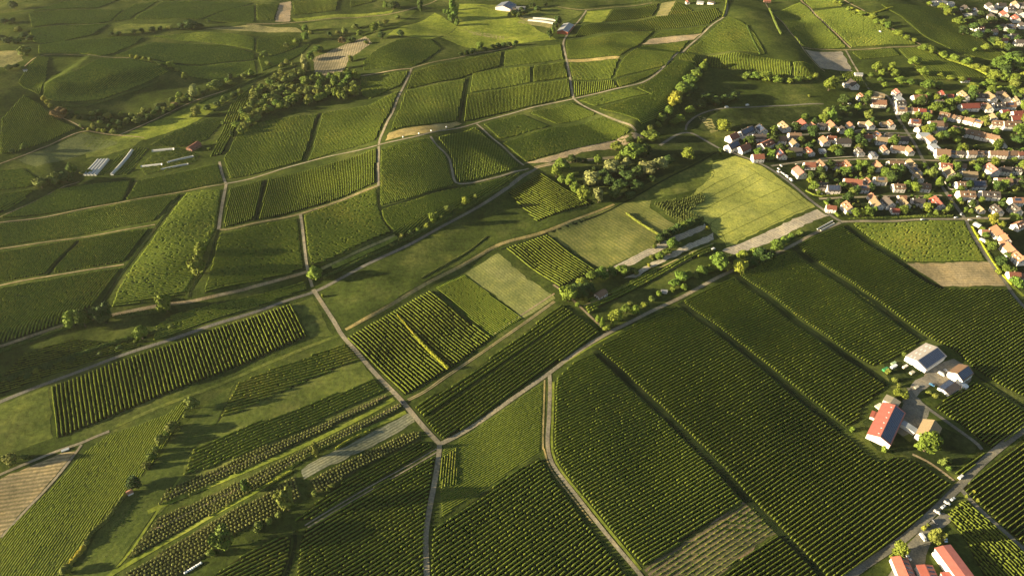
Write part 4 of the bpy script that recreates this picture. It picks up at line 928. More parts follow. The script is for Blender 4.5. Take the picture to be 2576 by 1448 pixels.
# group: (place phrase, [(x, y, width, height, code)])
TREES = [
 ("by the upper left hill lane", [(500,694,42,52,'Rb'),(505,642,30,32,'Rb'),(527,597,8,14,'Bb'),(517,615,8,10,'Bb')]),
 ("left of the white tunnels", [(103,477,38,30,'Ro'),(140,467,34,32,'Ro'),(166,462,34,30,'Rd'),(181,437,22,28,'Rg'),(32,387,13,13,'Rd'),(62,376,20,16,'Rg'),(208,440,16,10,'Bo'),(225,436,14,10,'Bo')]),
 ("on the dirt path's shady bank", [(184,826,34,42,'Rb'),(212,827,34,50,'Rg'),(264,820,48,50,'Rd'),(419,789,36,50,'Rb'),(391,757,9,10,'Bb')]),
 ("above the paved road's left end", [(357,857,34,38,'Rb'),(92,942,14,15,'Bb'),(70,952,18,12,'Bd'),(340,862,12,8,'Bb'),(300,880,16,9,'Bd'),(250,898,18,10,'Bd'),(30,958,20,12,'Bd'),(120,930,22,12,'Bd'),(180,912,20,12,'Bd'),(395,833,14,6,'Bo'),(430,826,14,6,'Bo')]),
 ("in the lower left hedgerow", [(484,1031,30,32,'Ro'),(431,1092,32,28,'Ro'),(420,1102,20,18,'Bg'),(405,1120,28,26,'Ro'),(392,1140,18,18,'Bo'),(382,1160,26,22,'Rg'),(365,1182,18,18,'Bo'),(337,1230,36,30,'Rd'),(376,1172,14,10,'Bo'),(445,1075,12,10,'Bo'),(465,1050,12,10,'Bo'),(168,1444,28,22,'Bo'),(215,1372,20,10,'Bo')]),
 ("among the lower left fruit rows", [(622,1242,24,36,'Rg'),(567,1387,54,50,'Rg'),(532,1401,22,18,'Bo'),(725,1292,42,56,'Ro'),(700,1306,20,16,'Bo'),(680,1318,20,16,'Bo'),(655,1330,24,18,'Bo'),(797,1149,20,37,'To'),(790,1246,16,12,'Bo'),(836,1227,14,14,'Bo'),(826,1236,12,10,'Bo'),(648,1340,16,12,'Bo')]),
 ("beside the track at the left edge", [(30,1172,38,34,'Wo'),(60,1155,20,12,'Bo')]),
 ("at the centre crossroads", [(794,712,36,40,'Rb'),(815,703,14,8,'Bo'),(812,748,9,10,'Bb')]),
 ("on the bank above the paved road", [(1171,522,20,28,'Rb'),(1160,529,14,10,'Bb'),(1195,503,14,12,'Bo'),(1126,534,18,16,'Ro'),(1140,528,12,8,'Bo'),(1091,567,20,30,'Rb'),(1072,578,18,14,'Bb'),(1050,583,14,10,'Bb'),(1008,602,16,14,'Bo'),(1110,552,14,8,'Bo'),(985,620,12,8,'Bo'),(1030,592,16,8,'Bd'),(1140,545,18,10,'Bd'),(1098,565,16,9,'Bd')]),
 ("in the silvery wood", [(1505,513,28,46,'Ww'),(1483,472,46,44,'Ww'),(1535,438,50,32,'Ww'),(1575,421,26,26,'Ww'),(1625,442,50,36,'Ww'),(1658,430,44,36,'Ww'),(1413,437,38,38,'Rg'),(1438,412,22,22,'Rd'),(1399,448,26,30,'Rb'),(1434,472,28,36,'Rb'),(1446,487,22,30,'Rb'),(1470,508,38,40,'Rb'),(1413,464,22,24,'Rg'),(1504,416,20,26,'Rb'),(1592,404,52,44,'Rg'),(1622,398,32,36,'Rd'),(1550,382,32,22,'Rb'),(1556,405,20,16,'Bb'),
   (1530,470,34,30,'Rd'),(1560,480,34,28,'Rd'),(1545,500,36,32,'Rd'),(1580,460,36,30,'Rd'),(1600,480,34,26,'Rd'),(1605,445,34,30,'Rd'),(1520,450,30,26,'Rd'),(1458,412,16,14,'Rd'),(1472,408,12,10,'Bd'),(1680,415,30,24,'Rd'),(1585,500,26,18,'Rd'),(1640,460,26,18,'Rd'),(1492,440,26,22,'Rd'),(1565,440,28,26,'Rd')]),
 ("alone on the grass left of the village", [(1730,403,34,30,'Rb')]),
 ("beside the mown field's lower edge", [(1690,628,32,30,'Rg'),(1678,642,22,16,'Rg'),(1658,654,22,20,'Rg'),(1640,654,16,14,'Bo'),(1660,612,24,24,'Rd'),(1675,602,24,24,'Rd'),(1690,593,24,22,'Rd'),(1705,584,24,22,'Rd'),(1722,575,22,20,'Rg'),(1738,566,22,18,'Rd'),(1753,558,20,16,'Rd'),(1645,625,14,10,'Bb'),(1778,580,12,12,'Ry')]),
 ("in the grove left of the white strips", [(1808,679,46,44,'Rg'),(1826,684,28,30,'Wo'),(1860,690,36,32,'Ry'),(1868,654,28,26,'Rb'),(1894,650,26,28,'Rb'),(1913,666,42,38,'Rd'),(1935,658,32,32,'Rd'),(1956,630,36,28,'Rg'),(1890,672,34,26,'Rd'),(1842,668,30,24,'Rd'),(1975,612,22,16,'Bg'),(1990,600,16,12,'Bg'),(2010,592,20,10,'Bo')]),
 ("in the garden strip", [(1568,694,32,28,'Rg'),(1463,722,30,24,'Rb'),(1488,710,30,30,'Rg'),(1513,702,36,28,'Rg'),(1540,692,28,20,'Rg'),(1430,763,44,46,'Rb'),(1455,752,40,38,'Rd'),(1480,738,34,28,'Rd'),(1453,772,13,13,'Bb'),(1475,760,13,15,'Bo'),(1596,793,24,26,'Rb'),(1547,813,38,34,'Rb'),(1574,790,22,26,'Rg'),(1513,825,14,24,'Tb'),(1503,811,12,18,'Tb'),(1525,832,20,18,'Bb'),(1541,822,12,10,'Bb'),
   (1713,712,32,30,'Rg'),(1696,722,24,20,'Rg'),(1730,702,24,22,'Rg'),(1690,735,16,14,'Bb'),(1765,692,28,24,'Rg'),(1785,686,22,20,'Rg'),(1750,700,20,16,'Bo'),(1660,745,18,12,'Bb'),(1640,758,18,12,'Bo'),(1620,772,18,12,'Bb'),(1720,730,18,16,'Rb'),(1600,690,20,14,'Bo'),(1632,672,10,10,'By'),(1585,770,16,10,'Bo')]),
 ("on the steep slope above the village", [(1772,172,12,20,'Tb'),(1768,186,22,30,'Rb'),(1750,205,32,26,'Rg'),(1733,222,36,32,'Rg'),(1715,245,42,36,'Rg'),(1697,274,38,40,'Ry'),(1725,252,36,28,'Rd'),(1740,235,30,24,'Rd'),(1712,266,32,24,'Rd'),(1680,295,24,26,'Rg'),(1663,310,26,22,'Rg'),(1735,290,26,24,'Rb'),(1710,309,24,20,'Rb'),(1697,316,24,18,'Rg'),(1633,332,20,16,'Bo'),(1638,358,42,26,'Rg'),(1608,362,22,18,'Bg'),(1585,362,24,16,'Rd'),(1758,190,20,18,'Rd'),(1656,322,20,14,'Bg')]),
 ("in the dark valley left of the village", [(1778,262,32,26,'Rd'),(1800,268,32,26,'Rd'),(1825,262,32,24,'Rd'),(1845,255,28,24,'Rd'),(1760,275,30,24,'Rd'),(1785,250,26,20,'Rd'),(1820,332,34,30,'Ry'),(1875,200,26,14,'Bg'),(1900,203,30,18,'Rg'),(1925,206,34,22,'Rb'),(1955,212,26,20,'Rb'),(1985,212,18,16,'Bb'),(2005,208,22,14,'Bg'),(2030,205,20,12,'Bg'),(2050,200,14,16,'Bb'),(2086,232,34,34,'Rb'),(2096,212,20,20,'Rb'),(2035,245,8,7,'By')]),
 ("beside the grey-roofed barn on the hilltop", [(1383,97,14,22,'Rd'),(1390,88,14,20,'Rg'),(1397,78,16,20,'Rd'),(1404,66,18,24,'Rd'),(1297,118,12,16,'Rd')]),
 ("around the far hilltop farm", [(1295,42,16,16,'Rg'),(1306,46,16,16,'Rd'),(1340,22,18,14,'Rd'),(1352,30,18,14,'Rd'),(1372,16,12,10,'Rd'),(1320,38,16,12,'Rd'),(1282,44,12,12,'Rg'),(1312,28,12,10,'Rd')]),
 ("near the tan striped field", [(769,104,18,22,'Rg'),(768,80,16,18,'Rg'),(781,87,14,10,'Bo'),(722,122,16,14,'Ro'),(745,113,18,16,'Rb'),(664,145,22,16,'Rg'),(722,162,14,14,'Ro'),(677,167,18,12,'Ro'),(768,182,18,38,'Tw'),(778,180,12,18,'To'),(782,152,20,22,'Rg'),(800,134,26,18,'Rg'),(862,112,20,18,'Rr'),(867,90,16,20,'Ro'),(942,82,22,26,'Rb'),(893,74,18,14,'Ro'),(905,92,18,16,'Rg'),(960,100,18,18,'Rd'),(1008,94,18,18,'Rd'),(955,70,18,16,'Ro'),(970,62,16,12,'Ro'),(1000,50,14,12,'Ro'),(882,157,14,18,'Bo'),(922,112,14,10,'Bg'),(738,168,14,8,'Bo'),(708,170,14,8,'Bo'),(850,86,14,10,'Bo'),(830,92,16,10,'Bd'),(885,108,22,12,'Bd')]),
 ("beyond the tan striped field", [(970,24,14,20,'Rg'),(990,26,30,22,'Rd'),(1057,30,15,29,'Td'),(1140,52,24,52,'Tg'),(1150,66,16,18,'Bg'),(1128,46,14,20,'Rg'),(1134,56,14,20,'Bg'),(1118,36,12,12,'Bg')]),
 ("on the striped hilltop's dark hedge", [(1207,128,18,22,'Rg'),(1240,123,16,8,'Bd'),(1255,120,16,10,'Bd'),(1268,119,16,12,'Rd'),(1280,118,16,12,'Rd'),(1220,128,14,7,'Bd'),(1190,134,16,7,'Bd'),(1175,138,16,7,'Bd'),(1160,142,16,6,'Bd')]),
 ("on the far left hills", [(480,76,30,26,'Rd'),(456,75,18,16,'Rd'),(502,74,20,16,'Rd'),(280,91,14,9,'Rd'),(299,89,14,10,'Rd'),(337,86,16,10,'Rd'),(358,83,16,9,'Bd'),(382,80,18,10,'Bd'),(402,77,14,9,'Bd'),(425,75,14,10,'Bo'),(65,144,30,28,'Ro'),(30,58,16,12,'Rd'),(10,62,18,14,'Rd'),(46,82,18,14,'Ro'),(60,97,22,14,'Rd'),(20,112,24,18,'Rd'),(40,110,22,16,'Rg'),(76,102,18,12,'Rd'),(5,104,22,16,'Rd'),(33,24,22,20,'Rd'),(22,180,24,16,'Ro'),(40,172,16,10,'Rd'),(525,58,10,8,'Rd')]),
 ("in the left valley hedges", [(487,250,26,36,'Ww'),(540,226,32,20,'Ro'),(467,202,18,20,'Rb'),(430,174,16,18,'Rb'),(445,180,14,10,'Bb'),(380,157,12,14,'Ro'),(400,165,10,10,'Bo'),(360,152,12,8,'By'),(343,148,12,8,'By'),(330,145,10,8,'By'),(273,302,16,18,'Ro'),(237,326,16,18,'Ro'),(205,322,14,10,'Bo'),(222,330,12,8,'By'),(285,338,18,14,'Ro'),(345,312,24,18,'Ro'),(385,292,10,11,'Bo'),(415,282,12,14,'Ro'),(440,270,18,10,'Rr'),(462,260,12,14,'Ro'),(495,294,22,26,'Ro'),(565,259,20,18,'Ro'),(582,246,14,12,'Bo'),(605,237,13,15,'Ro'),(620,194,16,10,'Bo'),(110,256,14,14,'By'),(120,264,14,14,'By'),(128,272,12,12,'By'),(152,303,36,32,'Rr'),(165,290,18,16,'Ro'),(178,300,18,14,'Rd'),(260,335,16,8,'By'),(248,332,14,8,'By'),(362,306,14,9,'Bo'),(374,299,14,9,'Bo'),(425,276,12,9,'Bo'),(520,278,20,10,'Bd'),(545,268,20,10,'Bd'),(590,242,16,10,'Bd'),(480,296,12,9,'Bo'),(300,325,12,6,'Bo')]),
 ("beside the kitchen gardens", [(640,242,12,16,'Rg'),(560,315,10,10,'Bg'),(525,378,10,8,'Bg'),(585,345,12,18,'Bd'),(598,322,12,18,'Bd'),(612,292,14,20,'Bg')]),
 ("in the upper right hill hedge", [(2100,10,16,9,'Bb'),(2115,12,14,10,'Bb'),(2135,28,14,9,'Bb'),(2150,38,16,10,'Bb'),(2168,42,20,12,'Rb'),(2195,50,22,14,'Rb'),(2205,62,18,14,'Rb'),(2220,66,16,16,'Rg'),(2233,74,18,18,'Rg'),(2250,88,16,12,'Bb'),(2262,92,18,14,'Rb'),(2280,100,16,12,'Bb'),(2300,108,16,10,'Bb'),(2325,130,26,18,'Rb'),(2345,135,22,12,'Bb'),(2375,148,24,10,'Bb'),(2400,156,26,12,'Bb'),(2430,165,26,12,'Bb'),(2455,176,26,12,'Bb'),(2480,186,26,14,'Rb')]),
 ("in the orchard above the village", [(2205,182,22,26,'Rb'),(2218,192,18,18,'Rb'),(2240,184,24,26,'Rb'),(2252,195,20,20,'Rb'),(2226,222,18,16,'Rb'),(2265,212,26,18,'Rb'),(2290,216,24,18,'Rg'),(2215,208,18,14,'Rg'),(2245,178,12,10,'Bg'),(2300,165,26,22,'Rb'),(2322,192,28,22,'Rb'),(2305,178,14,10,'Bb'),(2335,228,34,26,'Rg'),(2360,224,26,16,'Rg'),(2390,205,20,14,'Rb'),(2420,208,22,16,'Rb'),(2365,195,18,12,'Rb'),(2450,225,24,16,'Rb'),(2475,222,22,16,'Rg'),(2495,200,24,18,'Rb'),(2190,198,16,14,'Rg')]),
 ("at the upper right edge", [(2510,180,36,34,'Rg'),(2535,165,34,30,'Rg'),(2560,180,36,34,'Rg'),(2500,205,34,28,'Rb'),(2525,208,36,30,'Rg'),(2550,215,36,30,'Rb'),(2575,212,34,30,'Rb'),(2490,222,30,22,'Rb'),(2540,240,32,24,'Rg'),(2515,238,28,20,'Rb'),(2570,245,30,22,'Rb'),(2530,190,30,24,'Rd'),(2480,130,22,20,'Rb'),(2505,112,20,18,'Ro'),(2515,128,26,24,'Rb'),(2535,132,22,22,'Rd'),(2450,130,14,10,'Bb'),(2555,150,26,20,'Rd')]),
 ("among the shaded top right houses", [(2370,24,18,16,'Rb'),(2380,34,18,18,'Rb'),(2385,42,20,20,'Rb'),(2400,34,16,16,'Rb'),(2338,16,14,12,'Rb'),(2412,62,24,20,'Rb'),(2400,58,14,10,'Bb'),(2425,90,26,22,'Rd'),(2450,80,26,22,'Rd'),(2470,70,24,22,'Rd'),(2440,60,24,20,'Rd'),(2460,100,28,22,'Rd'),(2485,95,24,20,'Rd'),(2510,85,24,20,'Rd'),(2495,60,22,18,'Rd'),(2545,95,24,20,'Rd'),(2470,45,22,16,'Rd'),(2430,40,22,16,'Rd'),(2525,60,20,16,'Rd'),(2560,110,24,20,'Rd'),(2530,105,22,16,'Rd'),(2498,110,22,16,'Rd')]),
 ("beside the lower right winery", [(2330,1144,56,56,'Rb'),(2222,1138,14,16,'Bb'),(2142,1085,14,12,'Bb'),(2258,998,24,18,'Rb'),(2276,1004,22,16,'Rb'),(2335,990,14,10,'Bo'),(2352,1000,16,12,'Bo'),(2370,1172,20,18,'Bo'),(2385,1165,18,14,'Bo'),(2250,960,16,12,'Bo'),(2262,975,14,10,'Bo'),(2232,940,16,14,'Bo'),(2272,895,10,10,'Bo'),(2385,1185,16,12,'Bg')]),
 ("by the bottom right farm", [(2344,1375,36,42,'Ro'),(2260,1402,34,34,'Rb'),(2240,1404,9,10,'Bb'),(2322,1333,12,12,'By'),(2335,1325,12,8,'Bo'),(2430,1252,9,9,'By'),(2448,1240,8,8,'By'),(2458,1262,9,9,'By')]),
 ("by the lane at the right edge", [(2496,566,24,30,'Ry'),(2520,572,16,16,'Ry'),(2553,560,26,22,'Rg'),(2478,600,18,16,'Rg'),(2495,632,24,26,'Rg'),(2485,615,16,12,'Bb'),(2520,668,30,24,'Rd'),(2535,690,28,20,'Rg'),(2510,690,16,12,'Bb'),(2556,724,34,28,'Rg'),(2540,650,22,18,'Rd'),(2470,580,14,10,'Bb')]),
]
for place, items in TREES:
    cnt = {}
    for it in items: cnt[it[4]] = cnt.get(it[4], 0) + 1
    seen = {}
    for it in sorted(items, key=lambda t: t[0]):
        seen[it[4]] = seen.get(it[4], 0) + 1
        what = f"{TONE[it[4][1]]} {SHAPE[{'R': 'round', 'T': 'tall', 'W': 'willow', 'C': 'conifer', 'B': 'bush'}[it[4][0]]]}"
        lab = f"{what}, {nth(seen[it[4]])} from left, {place}" if cnt[it[4]] > 1 else f"{what} {place}"
        plant(*it, lab, ("bushes " if it[4][0] == 'B' else "trees ") + place)

def scatter(place, poly, n, wr, hr, codes, mind):
    """individual trees filling a wood with uneven gaps"""
    got = []
    xs = [p[0] for p in poly]; ys = [p[1] for p in poly]; tries = 0
    pa = np.array(poly, float)
    while len(got) < n and tries < 6000:
        tries += 1
        x, y = R.uniform(min(xs), max(xs)), R.uniform(min(ys), max(ys))
        if not inside(pa, np.array([x]), np.array([y]))[0]: continue
        if any((x - g[0]) ** 2 + ((y - g[1]) * 1.5) ** 2 < mind ** 2 for g in got): continue
        got.append((x, y, R.uniform(*wr), R.uniform(*hr), R.choice(codes)))
    # label by rows front to back, then left to right
    got.sort(key=lambda g: -g[1])
    band = max(1, len(got) // 4 + 1); names = ["front", "second", "third", "rearmost"]
    for b in range(0, len(got), band):
        for k, g in enumerate(sorted(got[b:b + band], key=lambda t: t[0])):
            kind = SHAPE[{'R': 'round', 'T': 'tall', 'C': 'conifer', 'B': 'bush', 'W': 'willow'}[g[4][0]]]
            plant(*g, f"{TONE[g[4][1]]} {kind}, {nth(k + 1)} from left, {names[b // band]} row of {place}", "trees of " + place)
scatter("the lower copse", [(585,335),(600,300),(640,238),(700,192),(760,186),(775,215),(740,268),(690,292),(640,312),(605,340)], 58, (17, 26), (15, 24), ['Rg', 'Rb', 'Rb', 'Ro', 'Ro', 'Rg', 'Ro'], 12)
scatter("the tall copse", [(770,215),(800,198),(850,196),(898,185),(898,245),(880,254),(830,252),(760,272)], 34, (16, 25), (17, 28), ['Rg', 'Rb', 'Ro', 'Rb', 'Ro', 'Ro', 'Rg'], 12)
scatter("the left valley scrub", [(150,290),(260,318),(300,330),(450,275),(560,225),(640,190),(600,190),(480,235),(330,292),(200,285)], 46, (9, 19), (8, 16), ['Ro', 'Rg', 'Bo', 'Bd', 'Rd', 'Bg', 'Rb'], 14)

# young conifers in two plots beside the cereal field
def plot_rows(place, poly, d, sp, along, code, w, h):
    k = 0
    rows = rows_of(poly, d, sp, 0.2)
    for ri, (p, q) in enumerate(rows):
        n = int(math.hypot(*(q - p)) / along)
        for j in range(n):
            c = p + (q - p) * (j + 0.5) / n + np.array([R.uniform(-.4, .4), R.uniform(-.4, .4)])
            yield ri, j, c
XMAS = [("left", [(1643,512),(1680,505),(1765,548),(1720,572)], ((1650,512),(1735,560))), ("right", [(1682,510),(1720,485),(1762,480),(1778,502),(1740,530),(1700,525)], ((1690,512),(1760,485)))]
CF = []
for nm, poly, d in XMAS:
    for ri, j, c in plot_rows(nm, poly, d, 4.2, 3.4, 'C', 0, 0): CF.append((nm, ri, j, c))
for nm, ri, j, c in CF[:130]:
    cm = R.choice(PROTO['conifer'])[0]
    o = link("young_conifer", cm, (c[0], c[1], float(height(c[0], c[1]))), R.uniform(0, 6))
    k = R.uniform(1.2, 1.8); o.scale = (k, k, R.uniform(1.2, 1.9)); o.color = (0.11, 0.13, 0.03, 1)
    tag(o, f"young conifer, {nth(j + 1)} in the {nth(ri + 1)} row of the {nm} plot by the cereal field", "young tree", "young conifers beside the cereal field")

# ---------------------------------------------------------------- fruit bushes standing one by one in the lower left strips
def fruit(name, poly, d, sp, along):
    out = []
    for ri, (p, q) in enumerate(sorted(rows_of(poly, d, sp, 0.5), key=lambda r: to_map(r[0][0], r[0][1], 0)[1])):
        n = int(math.hypot(*(q - p)) / along)
        for j in range(n):
            c = p + (q - p) * (j + 0.5) / max(n, 1)
            m = to_map(c[0], c[1], float(height(c[0], c[1])))
            if -5 < m[0] < 2581 and -5 < m[1] < 1456: out.append((name, ri, j, c, m))
    return out
FB = []
FB += fruit("the bottom left fruit plot", [(290,1462),(440,1366),(560,1294),(650,1252),(742,1198),(758,1246),(699,1296),(594,1341),(526,1394),(425,1462)], ((320,1448),(650,1262)), 2.7, 2.4)
FB += fruit("the plot below the plastic strips", [(778,1207),(906,1143),(1006,1095),(1057,1084),(1057,1101),(894,1185),(822,1231),(794,1238)], ((780,1215),(1040,1085)), 2.7, 2.4)
FB += fruit("the middle fruit strip", [(400,1300),(644,1192),(800,1114),(1000,1014),(1014,1023),(800,1136),(644,1230),(315,1408)], ((370,1350),(1000,1020)), 2.8, 2.4)
FB += fruit("the upper fruit strip", [(422,1228),(644,1134),(972,990),(978,999),(644,1168),(394,1276)], ((410,1255),(970,996)), 2.8, 2.4)
FB.sort(key=lambda t: -t[4][1])
M['fruit'] = M['leaf']
VV, FF, base = [], [], 0
fm = PROTO['bush']
for i, (nm, ri, j, c, m) in enumerate(FB):
    z = float(height(c[0], c[1])); cm = fm[i % 4][0]
    k = R.uniform(0.78, 1.05); kz = R.uniform(0.85, 1.15)
    if i < 300:
        o = link("fruit_bush", cm, (c[0], c[1], z), R.uniform(0, 6))
        o.scale = (k, k, kz); v = R.uniform(0.8, 1.2); o.color = (0.24 * v, 0.245 * v, 0.065 * v, 1)
        tag(o, f"fruit bush, {nth(j + 1)} from left, {nth(ri + 1)} row of {nm}", "fruit bush", "fruit bushes in the lower left strips")
    else:
        me = cm; n = len(me.vertices); co = np.empty(n * 3, np.float32); me.vertices.foreach_get("co", co); co = co.reshape(-1, 3)
        f = np.empty(len(me.loops), np.int32); me.loops.foreach_get("vertex_index", f); f = f.reshape(-1, 4)
        a = R.uniform(0, 6); ca, sa = math.cos(a), math.sin(a)
        VV.append(np.column_stack([c[0] + k * (co[:, 0] * ca - co[:, 1] * sa), c[1] + k * (co[:, 0] * sa + co[:, 1] * ca), z + kz * co[:, 2]])); FF.append(f + base); base += n
if VV:
    o = link("fruit_bushes", mesh_np("fruit_bushes", np.concatenate(VV), np.concatenate(FF), M['fruit']))
    o.color = (0.24, 0.245, 0.065, 1)
    tag(o, "the smaller fruit bushes farther along the lower left strips", "fruit bushes", kind="stuff")
print("trees", N_TREE[0], "fruit", len(FB), "conifers", len(CF))

# ---------------------------------------------------------------- hedges: one leafy strip each
def hedge(pts, w, h, tint, label, dens=5.0):
    c = line_world(pts, 1.0, 1); k = len(c)
    t = np.gradient(c, axis=0); t /= np.hypot(t[:, 0], t[:, 1])[:, None]
    nr = np.column_stack([-t[:, 1], t[:, 0]])
    hh = h * (0.75 + 0.35 * np.abs(np.sin(np.arange(k) * 0.7 + rng.random() * 6)) * rng.random(k) + 0.1); ww = w * (0.7 + 0.5 * rng.random(k))
    V = np.empty((k, 5, 3)); z0 = height(c[:, 0], c[:, 1])
    for m, (a, b) in enumerate(((-0.42, -0.05), (-0.45, 0.55), (0, 0.85), (0.45, 0.55), (0.42, -0.05))):
        V[:, m, :2] = c + nr * (ww * a)[:, None]; V[:, m, 2] = z0 + hh * b
    i = (np.arange(k - 1) * 5)[:, None]
    F = [np.concatenate([i + np.array([[m, m + 1, m + 6, m + 5]]) for m in range(4)])]
    n = int(k * dens * max(1, w * h / 6)); r = rng.integers(0, k, n)
    th = rng.uniform(0, math.pi, n)
    p = np.column_stack([c[r] + nr[r] * (np.cos(th) * 0.5 * ww[r])[:, None] + t[r] * rng.uniform(-.5, .5, n)[:, None], z0[r] + hh[r] * (0.15 + 0.85 * np.sin(th) * rng.uniform(0.75, 1.1, n))])
    nn = np.column_stack([nr[r] * np.cos(th)[:, None], np.sin(th)]) + 0.5 * rng.standard_normal((n, 3)); nn /= np.linalg.norm(nn, axis=1)[:, None]
    a = np.cross(nn, rng.standard_normal((n, 3))); a /= np.linalg.norm(a, axis=1)[:, None]; b = np.cross(nn, a)
    s = 0.38 * (0.6 + 0.8 * rng.random(n))[:, None]
    q = np.stack([p - a * s - b * s, p + a * s - b * s * .8, p + a * s * .8 + b * s, p - a * s + b * s * .8], 1).reshape(-1, 3)
    F.append(np.arange(4 * n).reshape(-1, 4) + 5 * k)
    AV = np.concatenate([V.reshape(-1, 3), q])
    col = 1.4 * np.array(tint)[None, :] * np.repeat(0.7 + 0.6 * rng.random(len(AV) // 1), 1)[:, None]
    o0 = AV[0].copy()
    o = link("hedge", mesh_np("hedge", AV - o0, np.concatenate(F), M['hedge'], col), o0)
    tag(o, label, "hedge", "hedges between the fields")
HEDGES = [
 ([(1044,847),(1068,872),(1098,902),(1127,930)], 3.0, 3.6, (0.135, 0.140, 0.016), "bright yellow-green hedge inside the central orchard square"),
 ([(1000,794),(1020,818),(1044,846)], 1.6, 2.6, (0.17, 0.16, 0.02), "thin lit hedge leading up from the yellow hedge in the orchard square"),
 ([(315,1244),(290,1282),(262,1318),(232,1337),(218,1365)], 2.6, 3.2, (0.07, 0.08, 0.018), "clipped dark hedge along the lower left crop field"),
 ([(214,1374),(195,1396),(172,1424)], 4.0, 2.0, (0.15, 0.13, 0.02), "low yellowish hedge at the bottom left meadow corner"),
 ([(1576,538),(1600,556),(1630,575),(1655,590)], 2.6, 2.8, (0.09, 0.10, 0.018), "low lit hedge crossing the mown meadow"),
 ([(735,1184),(700,1205),(660,1228)], 2.0, 1.6, (0.14, 0.15, 0.02), "short bright hedge left of the pale plastic strips"),
 ([(930,1085),(895,1098),(860,1118),(845,1130)], 2.0, 1.8, (0.13, 0.14, 0.02), "bright scrub hedge above the pale plastic strips"),
 ([(2245,20),(2200,36),(2170,34),(2140,22)], 3.0, 2.6, (0.14, 0.15, 0.02), "scrubby hedge at the top right field corner"),
 ([(2338,118),(2380,150),(2420,162),(2470,180),(2505,205)], 5.0, 3.2, (0.13, 0.15, 0.02), "long bright scrub bank above the village orchards"),
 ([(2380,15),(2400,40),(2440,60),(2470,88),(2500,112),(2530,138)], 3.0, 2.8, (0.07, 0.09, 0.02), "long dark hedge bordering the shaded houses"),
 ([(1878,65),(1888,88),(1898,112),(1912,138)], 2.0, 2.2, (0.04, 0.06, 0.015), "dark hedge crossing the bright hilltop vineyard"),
 ([(1828,0),(1826,20),(1818,44)], 3.0, 3.0, (0.10, 0.12, 0.02), "hedge beside the lane at the top centre"),
 ([(1935,24),(1942,40),(1950,60),(1965,88)], 3.0, 3.2, (0.07, 0.09, 0.02), "dark hedge below the dark field at the top"),
 ([(1480,17),(1540,14),(1600,8),(1650,2)], 2.6, 2.4, (0.06, 0.08, 0.02), "straight dark hedge at the top centre"),
 ([(2132,553),(2180,550),(2250,546),(2330,546),(2395,544)], 2.8, 2.2, (0.09, 0.11, 0.02), "long garden hedge above the village's lower road"),
 ([(2027,480),(2055,495),(2100,492),(2140,488)], 2.2, 1.8, (0.10, 0.12, 0.02), "low garden hedge beside the cereal field road"),
 ([(2110,545),(2095,530),(2075,508)], 3.0, 2.2, (0.09, 0.12, 0.02), "bushy hedge at the village's lower left corner"),
 ([(2446,572),(2465,605),(2490,648),(2515,685),(2545,716)], 2.0, 1.5, (0.16, 0.18, 0.018), "long bright clipped hedge along the right-hand lane"),
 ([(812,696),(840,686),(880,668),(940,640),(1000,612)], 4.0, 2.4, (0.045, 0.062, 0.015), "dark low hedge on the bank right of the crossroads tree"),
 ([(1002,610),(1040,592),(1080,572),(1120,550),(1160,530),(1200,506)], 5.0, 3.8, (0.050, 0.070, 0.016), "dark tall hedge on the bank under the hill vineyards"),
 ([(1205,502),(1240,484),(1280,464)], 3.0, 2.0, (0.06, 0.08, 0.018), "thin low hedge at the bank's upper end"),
 ([(-10,962),(60,938),(130,914),(210,888),(290,862),(350,845),(395,832)], 5.0, 3.0, (0.040, 0.058, 0.014), "dark scrub hedge above the paved road's left end"),
 ([(290,800),(340,790),(400,784),(430,776)], 4.5, 2.8, (0.045, 0.062, 0.015), "dark scrub hedge below the dirt path on the bank"),
 ([(0,884),(60,862),(120,842),(170,824)], 4.5, 2.6, (0.045, 0.062, 0.015), "dark scrub hedge at the left end of the bank"),
 ([(500,262),(560,236),(620,208),(680,186),(740,168)], 4.0, 2.6, (0.060, 0.080, 0.018), "long scrub hedge along the upper left valley path"),
 ([(160,268),(210,268),(255,258),(330,232),(400,206)], 4.0, 2.2, (0.055, 0.075, 0.018), "dark scrub edge below the upper left hill field"),
 ([(1470,727),(1440,742),(1425,752)], 3.0, 3.5, (0.07, 0.09, 0.02), "dark hedge at the garden strip's left tip"),
 ([(1655,612),(1700,586),(1740,566),(1768,552)], 4.0, 4.5, (0.045, 0.065, 0.016), "tall dark hedge below the young conifers"),
 ([(640,245),(610,252),(575,262),(540,280)], 2.6, 2.4, (0.07, 0.08, 0.02), "dark hedge running into the lower copse"),
 ([(1225,595),(1180,632),(1115,668),(1060,700)], 1.6, 1.2, (0.07, 0.08, 0.02), "low scrub line above the tan grass strip"),
]
for a in HEDGES: hedge(*a)
